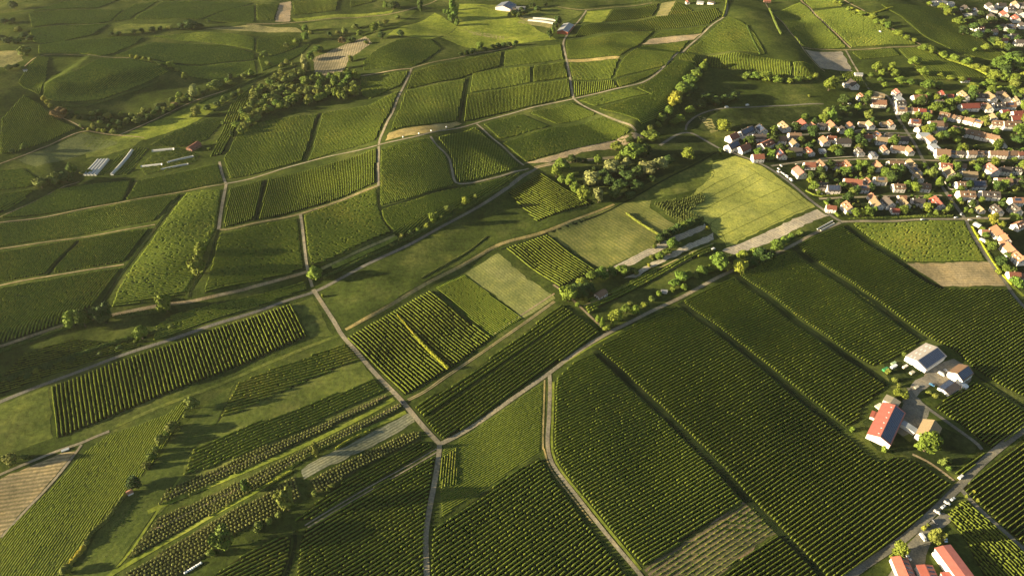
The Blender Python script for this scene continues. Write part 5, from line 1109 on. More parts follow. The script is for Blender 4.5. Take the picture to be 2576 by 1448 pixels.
# ---------------------------------------------------------------- buildings
M['wall'] = obj_mat("rendered_wall", 0.85, 0.22, 0.6)
M['tile'] = obj_mat("roof_tiles", 0.75, 0.45, 0.9, 0.2, False, ('X', 1.6, 0.35))
M['metal'] = obj_mat("sheet_roof", 0.5, 0.25, 0.4, 0.3, False, ('X', 1.0, 0.3))
M['glass'] = plain_mat("window_glass", (0.035, 0.045, 0.055), 0.15, 0.6, 0, 0.2)
M['chimney'] = plain_mat("chimney_brick", (0.28, 0.17, 0.12), 0.9, 0.1)
M['frame'] = plain_mat("white_frame", (0.70, 0.68, 0.63), 0.6, 0.2)
M['door'] = plain_mat("door_wood", (0.14, 0.08, 0.045), 0.6, 0.2)
def solar_mat():
    m, nt, b = mat_base("solar_cells", 0.25, 0.5)
    tc = node(nt, "ShaderNodeTexCoord")
    br = node(nt, "ShaderNodeTexBrick", offset=0.0)
    br.inputs["Color1"].default_value = (0.018, 0.028, 0.060, 1); br.inputs["Color2"].default_value = (0.026, 0.038, 0.075, 1)
    br.inputs["Mortar"].default_value = (0.16, 0.18, 0.22, 1)
    br.inputs["Scale"].default_value = 1.0; br.inputs["Mortar Size"].default_value = 0.06
    br.inputs["Brick Width"].default_value = 1.7; br.inputs["Row Height"].default_value = 1.05
    nt.links.new(tc.outputs["Object"], br.inputs[0]); nt.links.new(br.outputs[0], b.inputs["Base Color"])
    return m
M['solar'] = solar_mat()

def PZ(px, py, dz):
    """ground point under a map pixel that shows something dz metres above the terrain"""
    z = dz
    for _ in range(14):
        x, y = flat(px, py, z); z = z + 0.75 * (float(height(x, y)) + dz - z)
    return np.array([float(x), float(y), float(height(x, y))])

ROOFC = {'red': (0.36, 0.095, 0.065), 'orange': (0.37, 0.185, 0.105), 'brown': (0.29, 0.175, 0.105), 'redbrown': (0.30, 0.115, 0.070), 'tan': (0.36, 0.26, 0.145), 'dark': (0.105, 0.085, 0.072),
         'pink': (0.46, 0.19, 0.145), 'white': (0.60, 0.60, 0.58), 'grey': (0.30, 0.30, 0.30), 'solar': (0.10, 0.085, 0.08)}
ROOFW = {'red': 'red', 'orange': 'orange', 'brown': 'brown', 'redbrown': 'reddish brown', 'tan': 'tan', 'dark': 'dark', 'pink': 'pinkish red', 'white': 'white flat', 'grey': 'grey', 'solar': 'solar-panelled'}
WIN = {}
def window_mesh(w, h):
    k = (w, h)
    if k not in WIN: WIN[k] = MB().box(-w / 2, w / 2, -0.04, 0.05, -h / 2, h / 2).mesh("window", M['glass'])
    return WIN[k]

def roof_slab(L, W, eave, rise, ov, th, sides=(1, -1)):
    """two sloping slabs that meet at the ridge, with eaves and verges standing out past the wall"""
    b = MB(); hl = L / 2 + ov; sl = rise / (W / 2)
    for s in sides:
        y1 = s * (W / 2 + ov); z1 = eave - sl * ov; zr = eave + rise
        v = [(-hl, 0, zr), (hl, 0, zr), (hl, y1, z1), (-hl, y1, z1)]
        vs = [(x, y, z + 0.04) for x, y, z in v] + [(x, y, z + 0.04 + th) for x, y, z in v]
        f = [(0, 1, 2, 3), (7, 6, 5, 4), (0, 4, 5, 1), (1, 5, 6, 2), (2, 6, 7, 3), (3, 7, 4, 0)]
        if s < 0: f = [tuple(reversed(q)) for q in f]
        b.add(vs, f)
    return b

def gable_wall(L, W, eave, rise):
    hl, hw = L / 2, W / 2
    v = [(-hl, -hw, -1.2), (hl, -hw, -1.2), (hl, hw, -1.2), (-hl, hw, -1.2), (-hl, -hw, eave), (hl, -hw, eave), (hl, hw, eave), (-hl, hw, eave), (-hl, 0, eave + rise - 0.03), (hl, 0, eave + rise - 0.03)]
    return MB().add(v, [(0, 1, 5, 4), (2, 3, 7, 6), (1, 2, 6, 9, 5), (3, 0, 4, 8, 7), (0, 3, 2, 1), (4, 5, 9, 8), (6, 7, 8, 9)])

def panel_on(e, x0, x1, u0, u1, side, W, eave, rise, name="solar_panel"):
    """a thin panel lying on one roof slope; u runs from eave 0 to ridge 1"""
    sl = rise / (W / 2)
    def p(x, u, d):
        y = side * W / 2 * (1 - u); return (x, y, eave + rise * u + 0.04 + 0.20 + d)
    v = [p(x0, u0, 0), p(x1, u0, 0), p(x1, u1, 0), p(x0, u1, 0), p(x0, u0, .1), p(x1, u0, .1), p(x1, u1, .1), p(x0, u1, .1)]
    f = [(0, 3, 2, 1), (4, 5, 6, 7), (0, 1, 5, 4), (1, 2, 6, 5), (2, 3, 7, 6), (3, 0, 4, 7)]
    if side > 0: f = [tuple(reversed(q)) for q in f]
    return link(name, MB().add(v, f).mesh(name, M['solar']), parent=e)

def house(name, loc, ang, L, W, eave, pitch, roof, wall, label, cat, group=None, wins=True, solar=None, chimney=True, flatroof=False, roofmat='tile', dormer=False):
    e = bpy.data.objects.new(name, None); COL.objects.link(e); e.empty_display_size = 1
    e.location = tuple(loc); e.rotation_euler = (0, 0, ang)
    tag(e, label, cat, group)
    rise = W / 2 * math.tan(pitch)
    if flatroof:
        b = MB().box(-L / 2, L / 2, -W / 2, W / 2, -1.2, eave)
        w = link("wall", b.mesh("wall", M['wall']), parent=e)
        r = link("roof", MB().box(-L / 2 - .25, L / 2 + .25, -W / 2 - .25, W / 2 + .25, eave + .01, eave + .35).mesh("roof", M['metal']), parent=e)
    else:
        w = link("wall", gable_wall(L, W, eave, rise).mesh("wall", M['wall']), parent=e)
        r = link("roof", roof_slab(L, W, eave, rise, 0.45, 0.20).mesh("roof", M[roofmat]), parent=e)
    v = R.uniform(0.58, 0.88)
    w.color = (*wall, 1); r.color = tuple(c * v for c in roof) + (1,)
    if chimney and not flatroof:
        cx = R.uniform(-0.3, 0.3) * L
        link("chimney", MB().box(cx - .35, cx + .35, 0.25, 0.95, eave + rise - 1.2, eave + rise + 0.9).mesh("chimney", M['chimney']), parent=e)
    if solar: 
        for s in solar: panel_on(e, *s, W, eave, rise)
    if wins:
        n = 3 if L > 11 else 2
        wm = window_mesh(1.15, 1.25)
        floors = (1.5, 4.1) if eave > 4.8 else (1.6,)
        for side in (-1, 1):
            for fz in floors:
                for i in range(n):
                    link("window", wm, ((i + 0.5) * L / n - L / 2, side * (W / 2 + 0.01), fz), parent=e)
        for side in (-1, 1):
            for fz in floors[-1:] + (eave + rise * 0.3,):
                for yy in ((-W * 0.22, W * 0.22) if fz < eave else (0,)):
                    link("window", wm, (side * (L / 2 + 0.01), yy, fz), math.pi / 2, parent=e)
        link("door", MB().box(-0.5, 0.5, -W / 2 - 0.05, -W / 2 + 0.03, 0, 2.1).mesh("door", M['door']), parent=e)
    if dormer and not flatroof:
        for dx in dormer:
            x = dx * L; y = -W * 0.30; z = eave + rise * 0.42
            d = link("dormer", MB().box(x - 1.1, x + 1.1, y - .9, y + .9, z - .6, z + 1.0).mesh("dormer", M['wall']), parent=e)
            d.color = (*wall, 1)
            q = link("dormer_roof", MB().box(x - 1.3, x + 1.3, y - 1.15, y + 1.1, z + 1.01, z + 1.22).mesh("dormer_roof", M['tile']), parent=d)
            q.color = r.color
            link("window", window_mesh(1.3, 0.9), (x, y - 0.91, z + 0.25), parent=d)
    return e

WALLS = [(0.68, 0.63, 0.56)] * 5 + [(0.66, 0.60, 0.50), (0.70, 0.64, 0.56), (0.60, 0.56, 0.52), (0.72, 0.62, 0.54)]
DIRS = {'h': (1, 0.03), 'd': (0.62, 0.62), 'u': (0.85, -0.42), 't': (1, 0.22), 's': (1, 0.26), 'v': (0.35, 0.9)}
CROPS = {1: (1771, 201), 2: (2173.4, 201), 3: (1771, 375.6), 4: (2173.4, 375.6)}
K = 0.1566
H = {1: "460,900,u,redbrown,180 460,1040,u,solar,230 640,1080,u,redbrown,210 680,810,u,solar,300 930,770,d,solar,170 890,900,h,dark,200 1000,1010,u,redbrown,250 1225,930,h,brown,180 1460,880,h,brown,180 1300,730,d,tan,180 1490,690,h,brown,100 1595,690,d,red,160 1760,730,d,orange,140 1895,710,h,dark,110 2060,710,d,orange,170 2230,770,d,dark,110 2360,710,d,orange,120 1450,990,d,tan,150 1470,1120,h,dark,190 1700,1130,d,redbrown,150 1245,1180,d,pink,170 870,1220,h,redbrown,170 1945,960,d,orange,160 2060,920,h,redbrown,120 2230,970,h,dark,230 2540,690,h,tan,90 1910,1115,h,white,80 2510,1130,d,dark,140 1700,1350,h,redbrown,160 1895,1350,d,brown,170 2150,1340,h,redbrown,150 2315,1360,d,orange,170 2400,50,d,dark,180 2310,50,h,grey,110 2530,250,d,orange,110",
     2: "215,250,h,tan,190 240,350,h,orange,210 540,190,d,pink,130 570,280,d,white,150 590,355,h,dark,150 890,275,h,orange,200 1265,225,d,red,140 1390,245,h,red,80 1610,240,d,tan,180 1850,250,h,dark,220 2040,260,d,tan,190 2190,210,h,dark,130 2280,260,d,tan,150 2450,320,d,tan,140 2525,250,h,orange,120 1695,410,h,red,310 1905,385,h,redbrown,110 2010,430,d,tan,140 2160,400,h,dark,160 2345,390,h,orange,160 605,460,h,brown,140 740,460,h,dark,100 850,470,h,redbrown,100 940,480,h,red,100 1035,505,h,orange,90 1250,355,h,dark,170 1300,550,s,brown,140 1415,572,s,brown,110 1515,590,s,brown,110 1615,612,s,brown,110 1715,632,s,brown,105 1840,655,s,brown,130 2270,500,h,red,110 2090,585,d,tan,130 2465,525,h,red,150 2440,600,h,red,170 2135,680,h,brown,160 2370,700,h,brown,250 105,700,d,tan,140 325,690,h,tan,90 440,690,d,orange,130 830,655,h,redbrown,140 1160,690,h,brown,200 1290,710,h,orange,90 1225,780,h,grey,150 900,755,u,tan,120 985,865,h,white,170 1095,940,d,brown,150 1140,1050,d,white,150 60,900,h,redbrown,130 240,870,d,orange,130 285,945,h,tan,160 400,880,h,dark,110 600,930,h,dark,200 340,1100,d,orange,140 550,1085,h,brown,170 740,1115,d,orange,140 160,1175,d,grey,130 1265,1155,h,brown,200 1425,1150,h,brown,110 1545,1155,h,dark,110 1740,1155,h,brown,130 1860,1155,h,brown,110 1965,1160,h,dark,100 2080,1160,h,brown,110 2215,1165,h,brown,150 2400,1165,h,brown,150 2530,1170,h,redbrown,110 1560,800,t,brown,230 1800,850,t,brown,230 2030,900,t,brown,230 2200,990,d,brown,220",
     3: "2395,510,h,redbrown,250 2050,915,h,redbrown,140 2325,905,d,orange,180 1545,345,d,pink,200 1890,560,h,dark,170 2080,610,h,solar,190 2570,600,h,brown,150",
     4: "240,245,d,orange,160 510,225,h,brown,220 775,210,d,tan,150 855,325,d,tan,160 885,430,d,tan,150 1320,245,h,redbrown,160 1570,250,h,brown,130 1395,355,d,tan,190 1690,390,h,tan,220 2070,300,d,pink,200 2280,310,h,dark,150 2470,310,h,dark,130 270,470,h,tan,170 75,500,d,orange,120 565,580,h,brown,170 960,575,h,brown,190 1570,540,h,brown,160 1830,540,h,solar,220 2250,490,h,brown,220 2460,500,h,dark,140 1650,700,h,brown,230 2030,705,h,dark,260 150,750,d,orange,130 215,850,d,tan,190 400,830,d,dark,190 620,755,h,orange,110 655,840,d,tan,180 880,810,h,dark,170 970,870,h,grey,100 1190,840,d,red,220 505,965,h,red,110 1765,840,h,tan,80 1885,950,d,tan,90 2150,950,d,dark,170 2460,800,h,orange,180 2450,940,d,dark,180 1945,1310,h,orange,100 2165,1310,d,orange,210 2290,1410,d,orange,150 2490,1200,u,orange,180 2270,1500,d,orange,100"}
HS = []
for c, txt in H.items():
    ox, oy = CROPS[c]
    for item in txt.split():
        x, y, d, col, l = item.split(",")
        HS.append((ox + float(x) * K, oy + float(y) * K, d, col, float(l) * K))
HS += [(2543, 622, 'd', 'orange', 34), (2566, 645, 'd', 'orange', 30), (2552, 687, 'h', 'redbrown', 26), (2572, 690, 'h', 'orange', 20)]
R6 = "820,85,d,dark,110 930,112,d,dark,100 845,125,d,grey,90 1085,55,d,dark,110 1130,95,d,grey,110 1210,50,h,dark,110 1310,92,h,dark,130 1245,145,d,red,120 1370,195,d,red,130 1365,40,d,tan,100 1440,45,h,dark,80 1425,135,d,dark,120 1110,175,d,dark,110 1240,290,d,dark,90 1310,285,h,dark,90 985,310,h,redbrown,80 1445,265,d,dark,80 490,14,h,grey,90 570,12,h,grey,80 645,22,h,grey,90 1130,335,h,dark,70 1285,380,h,grey,70 1350,378,h,dark,70 1405,450,h,dark,80 1240,430,h,redbrown,70 920,290,h,dark,60"
for item in R6.split():
    x, y, d, col, l = item.split(",")
    HS.append((2240.5 + float(x) * .2304, float(y) * .2304, d, col, float(l) * .2304))
rows_y = [(-99, 110, "the shaded top right village part"), (110, 262, "the village's uppermost row"), (262, 290, "the village's second row"), (290, 318, "the village's third row"), (318, 346, "the village's fourth row"), (346, 378, "the village's fifth row"),
          (378, 408, "the village's sixth row"), (408, 436, "the village's seventh row"), (436, 466, "the village's eighth row"), (466, 494, "the village's ninth row"), (494, 540, "the village's lowest row"), (540, 900, "the cluster right of the lane")]
placed = []
for (lo, hi, nm) in rows_y:
    grp = sorted([h for h in HS if lo <= h[1] < hi], key=lambda h: h[0])
    cnt = {}
    for h in grp: cnt[h[3]] = cnt.get(h[3], 0) + 1
    seen = {}
    for (x, y, d, col, lpx) in grp:
        seen[col] = seen.get(col, 0) + 1
        g = P1(x, y)
        s = float(scale_at(g[0], g[1], g[2]))
        L = min(max(1.02 * lpx / s, 7.5), 25.0)
        if y < 110: L = min(L, 15.0)
        W = min(max(L * 0.76, 7.5), 11.5)
        small = lpx / s < 8.5
        eave = 3.0 if small else R.choice([4.2, 4.9, 5.2, 5.4])
        dz = eave + 1.5
        g = PZ(x, y, dz)
        a = P1(x, y); dx, dy = DIRS[d]
        b2 = P1(x + 30 * dx, y + 30 * dy)
        an = math.atan2(b2[1] - a[1], b2[0] - a[0]) + R.uniform(-0.05, 0.05)
        flatr = col == 'white'
        place = f"{nth(seen[col])} from left in {nm}" if cnt[col] > 1 else f"in {nm}"
        sol = None
        if col == 'solar': sol = [(-L * .42, L * .42, 0.12, 0.9, -1)]
        elif R.random() < 0.10: sol = [(-L * .3, L * .25, 0.35, 0.85, -1)]
        dm = [-0.2, 0.2] if (not flatr and col != 'solar' and not sol and not small and R.random() < 0.4) else False
        house("house", g, an, L, W, eave, math.radians(10 if col == 'grey' else R.uniform(34, 41)), ROOFC[col], R.choice(WALLS),
              f"{'small ' if small else ''}house with {ROOFW[col]} roof, {place}", "house", "houses of the village", wins=True, solar=sol, chimney=not small, flatroof=flatr, dormer=dm)
        placed.append((g[0], g[1], max(L, W) * 0.5))
print("houses", len(placed))

# ---- farm buildings, each read off its eave corners: front-left, back-left (along the ridge), front-right
def barn(name, lf, lb, rf, eave, pitch, roof, wall, label, cat, solar=None, roofmat='metal', wins=False, chimney=False):
    A, B, C = PZ(*lf, eave), PZ(*lb, eave), PZ(*rf, eave)
    l = (B - A)[:2]; L = float(np.hypot(*l)); t = l / L
    n = np.array([t[1], -t[0]])                      # to the right of the ridge direction
    W = abs(float((C - A)[:2] @ n)); sg = 1 if float((C - A)[:2] @ n) > 0 else -1
    c = A[:2] + t * L / 2 + n * sg * W / 2
    z = float(height(c[0], c[1]))
    sol = [(-L * .47, L * .47, 0.06, 0.95, -1 if q > 0 else 1) for q in ([solar] if solar else [])]
    return house(name, (c[0], c[1], z), math.atan2(t[1], t[0]), L, W, eave, math.radians(pitch), roof, wall, label, cat, None, wins=wins, solar=sol, chimney=chimney, roofmat=roofmat), L, W, math.atan2(t[1], t[0]), (c[0], c[1], z)

C7 = lambda x, y: (2106.3 + x * .2768, 845.2 + y * .2768)
C8 = lambda x, y: (2173.4 + x * .2768, 1221.5 + y * .2768)
CREAM = (0.50, 0.43, 0.36)
wb = barn("barn", C7(625, 180), C7(805, 65), C7(825, 290), 5.2, 17, CREAM, (0.80, 0.77, 0.72), "large white barn with a pale roof and solar panels on one side", "barn", solar=1)
e = wb[0]
for i in range(4):
    for u in (0.3, 0.62):
        x = -wb[1] * .4 + i * wb[1] * .25; y = wb[2] / 2 * (1 - u); z = 5.2 + wb[2] / 2 * math.tan(math.radians(17)) * u + .3
        link("skylight", MB().box(x - 1.3, x + 1.3, y - .5, y + .5, z - .03, z + .09).mesh("skylight", M['frame']), parent=e)
rb = barn("barn", (2182, 1091), (2222, 1011), (2240, 1119), 4.8, 20, (0.62, 0.20, 0.145), (0.74, 0.68, 0.60), "long winery barn with red roof and solar panels facing away", "barn", solar=1)
for i in range(6):
    u = 0.78; x = -rb[1] * .42 + i * rb[1] * .165; y = rb[2] / 2 * (1 - u); z = 4.8 + rb[2] / 2 * math.tan(math.radians(20)) * u + .3
    link("skylight", MB().box(x - .45, x + .45, y - .9, y + .5, z - .1, z + .12).mesh("skylight", M['frame']), parent=rb[0])
barn("barn_annex", (2222, 1006), (2231, 993), (2263, 1013), 4.2, 8, (0.40, 0.34, 0.22), (0.60, 0.55, 0.47), "flat tan-roofed annex behind the long red-roofed barn", "annex")
barn("shed", (2189, 1047), (2195, 1033), (2203, 1052), 2.6, 12, (0.40, 0.11, 0.07), (0.62, 0.52, 0.42), "small red-roofed shed left of the long red barn", "shed")
barn("farmhouse", (2386, 934), (2413, 915), (2424, 957), 5.4, 30, ROOFC['brown'], (0.80, 0.77, 0.72), "white farmhouse with half brown and half solar roof", "house", solar=1, roofmat='tile', wins=True)
barn("garage", (2361, 972), (2387, 955), (2383, 995), 3.2, 12, ROOFC['dark'], (0.78, 0.75, 0.70), "low white garage roofed with dark solar panels", "garage", solar=-1)
barn("farmhouse", (2304, 1092), (2324, 1053), (2356, 1102), 5.2, 32, ROOFC['tan'], (0.68, 0.62, 0.54), "tan-roofed farmhouse behind the big round tree", "house", roofmat='tile', wins=True, chimney=True)
barn("barn_annex", (2267, 1066), (2275, 1058), (2303, 1086), 3.4, 2, (0.33, 0.35, 0.36), (0.55, 0.52, 0.48), "flat grey annex between the red barn and the farmhouse", "annex")
barn("barn", C8(700, 790), C8(730, 850), C8(900, 765), 4.2, 8, (0.55, 0.15, 0.11), (0.74, 0.68, 0.60), "lower red-roofed wing in front of the broad farm hall", "barn")
barn("barn", (2353, 1378), (2438, 1500), (2388, 1364), 7.0, 7, (0.62, 0.20, 0.145), (0.74, 0.68, 0.60), "broad red-roofed farm hall at the bottom right corner", "barn")
s1 = barn("shed", (2242, 1402), (2270, 1468), (2286, 1411), 4.0, 22, (0.55, 0.16, 0.11), (0.70, 0.64, 0.56), "long red-roofed shed with rows of solar panels, at the bottom edge", "shed")
s2 = barn("shed", (2306, 1422), (2330, 1476), (2343, 1415), 4.0, 9, (0.55, 0.16, 0.11), (0.70, 0.64, 0.56), "shorter red-roofed shed with solar panels beside the farm hall", "shed")
for (bb, pitch, n) in ((s1, 22, 6), (s2, 9, 5)):
    ee, L, W = bb[0], bb[1], bb[2]
    for i in range(n):
        x = -L / 2 + (i + .5) * L / n
        panel_on(ee, x - .55, x + .55, 0.1, 0.88, 1, W, 4.0, W / 2 * math.tan(math.radians(pitch)))
# top of the picture
barn("barn", (1246, 19), (1262, 7), (1275, 30), 4.5, 16, (0.16, 0.17, 0.20), (0.62, 0.50, 0.42), "far hilltop barn with a blue-grey solar roof", "barn", solar=1)
barn("barn", (1402, 78), (1418, 62), (1426, 84), 4.5, 14, (0.36, 0.35, 0.32), (0.32, 0.09, 0.05), "grey-roofed barn with a dark red wall by the hill road", "barn")
for i, (x, y, d, col, l, lab) in enumerate([(1310, 20, 'h', 'grey', 22, "grey farmhouse among the far hilltop trees"), (1298, 26, 'd', 'dark', 14, "small dark house beside the far hilltop barn"), (1730, 5, 'd', 'pink', 14, "pinkish-roofed house at the top edge, leftmost of three"), (1762, 6, 'h', 'grey', 16, "grey house at the top edge, middle one of three"), (1790, 6, 'h', 'dark', 16, "dark-roofed house at the top edge, rightmost of three"), (1930, 2, 'h', 'redbrown', 16, "red-brown house at the top edge above the dark field"),
      (2428, 200, 'h', 'red', 20, "red-roofed hut among the orchard trees above the village"), (2490, 214, 'h', 'dark', 22, "dark-roofed cottage in the orchard above the village"), (2160, 186, 'h', 'grey', 18, "grey shed above the shaded white house"), (1671, 731, 'h', 'grey', 14, "small pale hut in the garden strip"), (1512, 738, 'u', 'brown', 30, "weathered brown barn among the dark garden trees"), (326, 1236, 'u', 'orange', 9, "tiny reddish field hut in the lower left hedgerow"), (487, 367, 'u', 'redbrown', 34, "long low dark red shed beside the white tunnels"), (63, 176, 'h', 'grey', 8, "tiny pale hut on the left valley path")]):
    g = P1(x, y); s = float(scale_at(g[0], g[1], g[2])); L = max(l / s, 3.5); W = min(max(L * .6, 2.8), 9)
    b2 = P1(x + 20 * DIRS[d][0], y + 20 * DIRS[d][1])
    ev = 2.3 if L < 8 else 3.4
    g = PZ(x, y, ev)
    house("hut" if L < 9 else "house", g, math.atan2(b2[1] - P1(x, y)[1], b2[0] - P1(x, y)[0]), L, W, ev, math.radians(28), ROOFC[col], R.choice(WALLS) if col != 'redbrown' else (0.2, 0.1, 0.07), lab, "hut" if L < 9 else "house", None, wins=L >= 9, chimney=False)

# ---------------------------------------------------------------- plastic tunnels and cold frames
M['film'] = plain_mat("plastic_film", (0.40, 0.38, 0.33), 0.45, 0.4, 0, 0.35, 0.8)
def tunnel(a, b, w, h, label, group):
    A, B = P1(*a), P1(*b)
    d = (B - A)[:2]; L = float(np.hypot(*d)); n = int(L / 2) + 2; mb = MB(); u = 9
    for i in range(n):
        x = L * i / (n - 1); k = 1 + (0.05 if i % 2 else -0.03)
        z = float(height(A[0] + d[0] * x / L, A[1] + d[1] * x / L)) - A[2]
        for j in range(u):
            t = math.pi * j / (u - 1)
            mb.v.append((x, w / 2 * math.cos(t) * k, z + h * math.sin(t) * k - .02))
    for i in range(n - 1):
        for j in range(u - 1): mb.f.append((i * u + j, i * u + j + 1, (i + 1) * u + j + 1, (i + 1) * u + j))
    mb.f.append(tuple(range(u))); mb.f.append(tuple(range((n - 1) * u, n * u))[::-1])
    e = bpy.data.objects.new("plastic_tunnel", None); COL.objects.link(e)
    e.location = tuple(A); e.rotation_euler = (0, 0, math.atan2(d[1], d[0])); tag(e, label, "tunnel", group)
    link("cover", mb.mesh("cover", M['film'], True), parent=e)
    for x in (-0.04, L + 0.04):
        z = float(height(A[0] + d[0] * x / L, A[1] + d[1] * x / L)) - A[2]
        link("door", MB().box(x - .05, x + .05, -.6, .6, z, z + h * .75).mesh("door", M['frame']), parent=e)
for i in range(4):
    tunnel((213 + 8.5 * i, 442), (248 + 8 * i, 403 - 0.4 * i), 4.0, 2.2, f"white plastic tunnel, {nth(i + 1)} from the left of the four side by side", "plastic growing tunnels")
tunnel((281, 441), (333, 379), 4.2, 2.4, "long single white plastic tunnel right of the four side by side", "plastic growing tunnels")
tunnel((383, 381), (439, 376), 4.0, 2.2, "white plastic tunnel in front of the long dark red shed", "plastic growing tunnels")
tunnel((355, 420), (409, 414), 3.6, 1.8, "low white tunnel in the kitchen garden, lower left one", "plastic growing tunnels")
tunnel((421, 410), (487, 394), 3.4, 1.8, "low yellowish tunnel in the kitchen garden, upper one", "plastic growing tunnels")
tunnel((405, 427), (474, 413), 2.6, 1.4, "narrow white tunnel row at the kitchen garden's lower edge", "plastic growing tunnels")
tunnel((1328, 52), (1392, 60), 6.0, 2.6, "long pale greenhouse tunnel on the far hilltop", "plastic growing tunnels")
tunnel((1340, 47), (1398, 53), 5.0, 2.4, "second pale greenhouse tunnel behind on the far hilltop", "plastic growing tunnels")
tunnel((2056, 577), (2094, 556), 1.8, 1.0, "thin white cold frame beside the village road bend", "plastic growing tunnels")
tunnel((2064, 580), (2098, 562), 1.6, 0.9, "second thin white cold frame beside the village road bend", "plastic growing tunnels")

# ---------------------------------------------------------------- vehicles
M['paint'] = obj_mat("car_paint", 0.3, 0.08, 0.5, 0.5)
M['tyre'] = plain_mat("tyre_rubber", (0.02, 0.02, 0.02), 0.8, 0.1)
M['lamp'] = plain_mat("headlamp_glass", (0.6, 0.6, 0.55), 0.2, 0.5)
def loft(secs):
    b = MB(); k = len(secs[0])
    for s in secs: b.v += s
    for i in range(len(secs) - 1):
        for j in range(k): b.f.append((i * k + j, i * k + (j + 1) % k, (i + 1) * k + (j + 1) % k, (i + 1) * k + j))
    b.f.append(tuple(range(k - 1, -1, -1))); b.f.append(tuple(range((len(secs) - 1) * k, len(secs) * k)))
    return b
def car_meshes(L, Wd, hood, roof, kind):
    h = Wd / 2
    def sec(x, zt, wt, zb=0.28): return [(x, -h, zb), (x, -h * 1.0, 0.62), (x, -wt, zt), (x, wt, zt), (x, h, 0.62), (x, h, zb)]
    if kind == 'van': P_ = [(-L/2, .9, h*.8), (-L/2+.1, roof, h*.86), (L/2-1.5, roof, h*.86), (L/2-.7, hood+.1, h*.82), (L/2-.05, .75, h*.85)]
    else: P_ = [(-L/2, .7, h*.8), (-L/2+.35, hood+.08, h*.85), (-L/2+.9, roof, h*.68), (L/2-2.0, roof, h*.68), (L/2-1.25, hood+.04, h*.84), (L/2-.2, hood-.15, h*.84), (L/2, .6, h*.8)]
    body = loft([sec(x, z, w) for x, z, w in P_]).mesh("body", M['paint'])
    g = MB()
    if kind == 'van':
        g.add([(L/2-1.46, -h*.8, roof-.1), (L/2-.74, -h*.78, hood+.18), (L/2-.74, h*.78, hood+.18), (L/2-1.46, h*.8, roof-.1)], [(0, 1, 2, 3)])
    else:
        for x0, x1, z0, z1 in ((L/2-1.96, L/2-1.29, roof-.02, hood+.12), (-L/2+.42, -L/2+.86, hood+.2, roof-.04)):
            g.add([(x0, -h*.62, z0+.03), (x1, -h*.76, z1+.03), (x1, h*.76, z1+.03), (x0, h*.62, z0+.03)], [(0, 1, 2, 3)])
    for s in (-1, 1):
        g.add([(-L/2+1.0, s*(h*.72), roof-.12), (L/2-2.05, s*(h*.72), roof-.12), (L/2-1.5, s*(h*.9), hood+.12), (-L/2+.7, s*(h*.9), hood+.12)], [(0, 1, 2, 3)] if s < 0 else [(3, 2, 1, 0)])
    glass = g.mesh("window", M['glass'])
    wheel = MB().tube((0, -.11, 0), (0, .11, 0), .32, .32, 12).mesh("wheel", M['tyre'])
    lamp = MB().box(-.06, .06, -.2, .2, -.09, .09).mesh("headlight", M['lamp'])
    return body, glass, wheel, lamp, L, h, hood
CARM = {'car': car_meshes(4.3, 1.8, 0.92, 1.46, 'car'), 'van': car_meshes(5.4, 2.0, 1.15, 2.2, 'van')}
def car(px, py, dpx, kind, colr, label, group=None, ang_=None):
    A = PZ(px, py, 0.7); B = PZ(px + dpx[0], py + dpx[1], 0.7)
    body, glass, wheel, lamp, L, h, hood = CARM[kind]
    e = bpy.data.objects.new("van" if kind == 'van' else "parked_car", None); COL.objects.link(e)
    e.location = (A[0], A[1], A[2] + 0.26); e.rotation_euler = (0, 0, math.atan2(B[1] - A[1], B[0] - A[0]))
    tag(e, label, "van" if kind == 'van' else "car", group)
    b = link("body", body, parent=e); b.color = (*colr, 1)
    link("window", glass, parent=e)
    for sx in (-L * .31, L * .31):
        for sy in (-h + .08, h - .08): link("wheel", wheel, (sx, sy, .32), parent=e)
    for sy in (-h * .62, h * .62): link("headlight", lamp, (L / 2 - .03, sy, .68), parent=e)
WH = (0.62, 0.60, 0.56); SIL = (0.45, 0.47, 0.50); BLK = (0.03, 0.03, 0.035); BLU = (0.05, 0.16, 0.30); RD = (0.45, 0.04, 0.03)
g4 = "cars parked by the bottom right road"
car(*C8(808, 118), (-12, 8), 'car', SIL, "silver car, uppermost of four parked by the orchard plot", g4)
car(*C8(756, 155), (-10, -6), 'car', WH, "white car, second from the top of four parked by the orchard plot", g4)
car(*C8(722, 188), (-12, 8), 'car', SIL, "silver car, third from the top of four parked by the orchard plot", g4)
car(*C8(664, 236), (-10, -6), 'car', WH, "white car, lowest of four parked by the orchard plot", g4)
car(*C8(535, 468), (10, 13), 'van', WH, "white van in the yard left of the farm's olive tree")
car(*C8(690, 402), (8, 12), 'car', BLK, "black car on the drive behind the farm's olive tree")
car(*C8(640, 325), (10, 11), 'car', BLK, "black car at the mouth of the farm drive")
car(*C8(728, 478), (8, 12), 'van', (0.50, 0.60, 0.66), "pale blue van at the corner of the broad red roof")
car(*C8(405, 650), (8, 9), 'car', (0.6, 0.58, 0.56), "pale car between the small tree and the red-roofed sheds")
car(2417, 1199, (10, -8), 'van', WH, "white van at the crossroads beside the short vine block")
car(*C7(945, 345), (13, 8), 'van', WH, "white caravan-like van in the grey farm yard")
car(*C7(990, 313), (13, 8), 'car', WH, "white car beside the white farmhouse gable")
car(*C7(860, 440), (13, 7), 'car', BLU, "blue car on the grass by the low solar garage")
car(1011, 1012, (6, 8), 'car', BLK, "dark car driving on the centre road")
car(1794, 627, (10, -5), 'van', WH, "white van at the end of the striped white field")
car(1828, 270, (10, -1), 'van', WH, "white van, left of two in the dark valley road")
car(1880, 265, (10, -1), 'van', WH, "white van, right of two in the dark valley road")
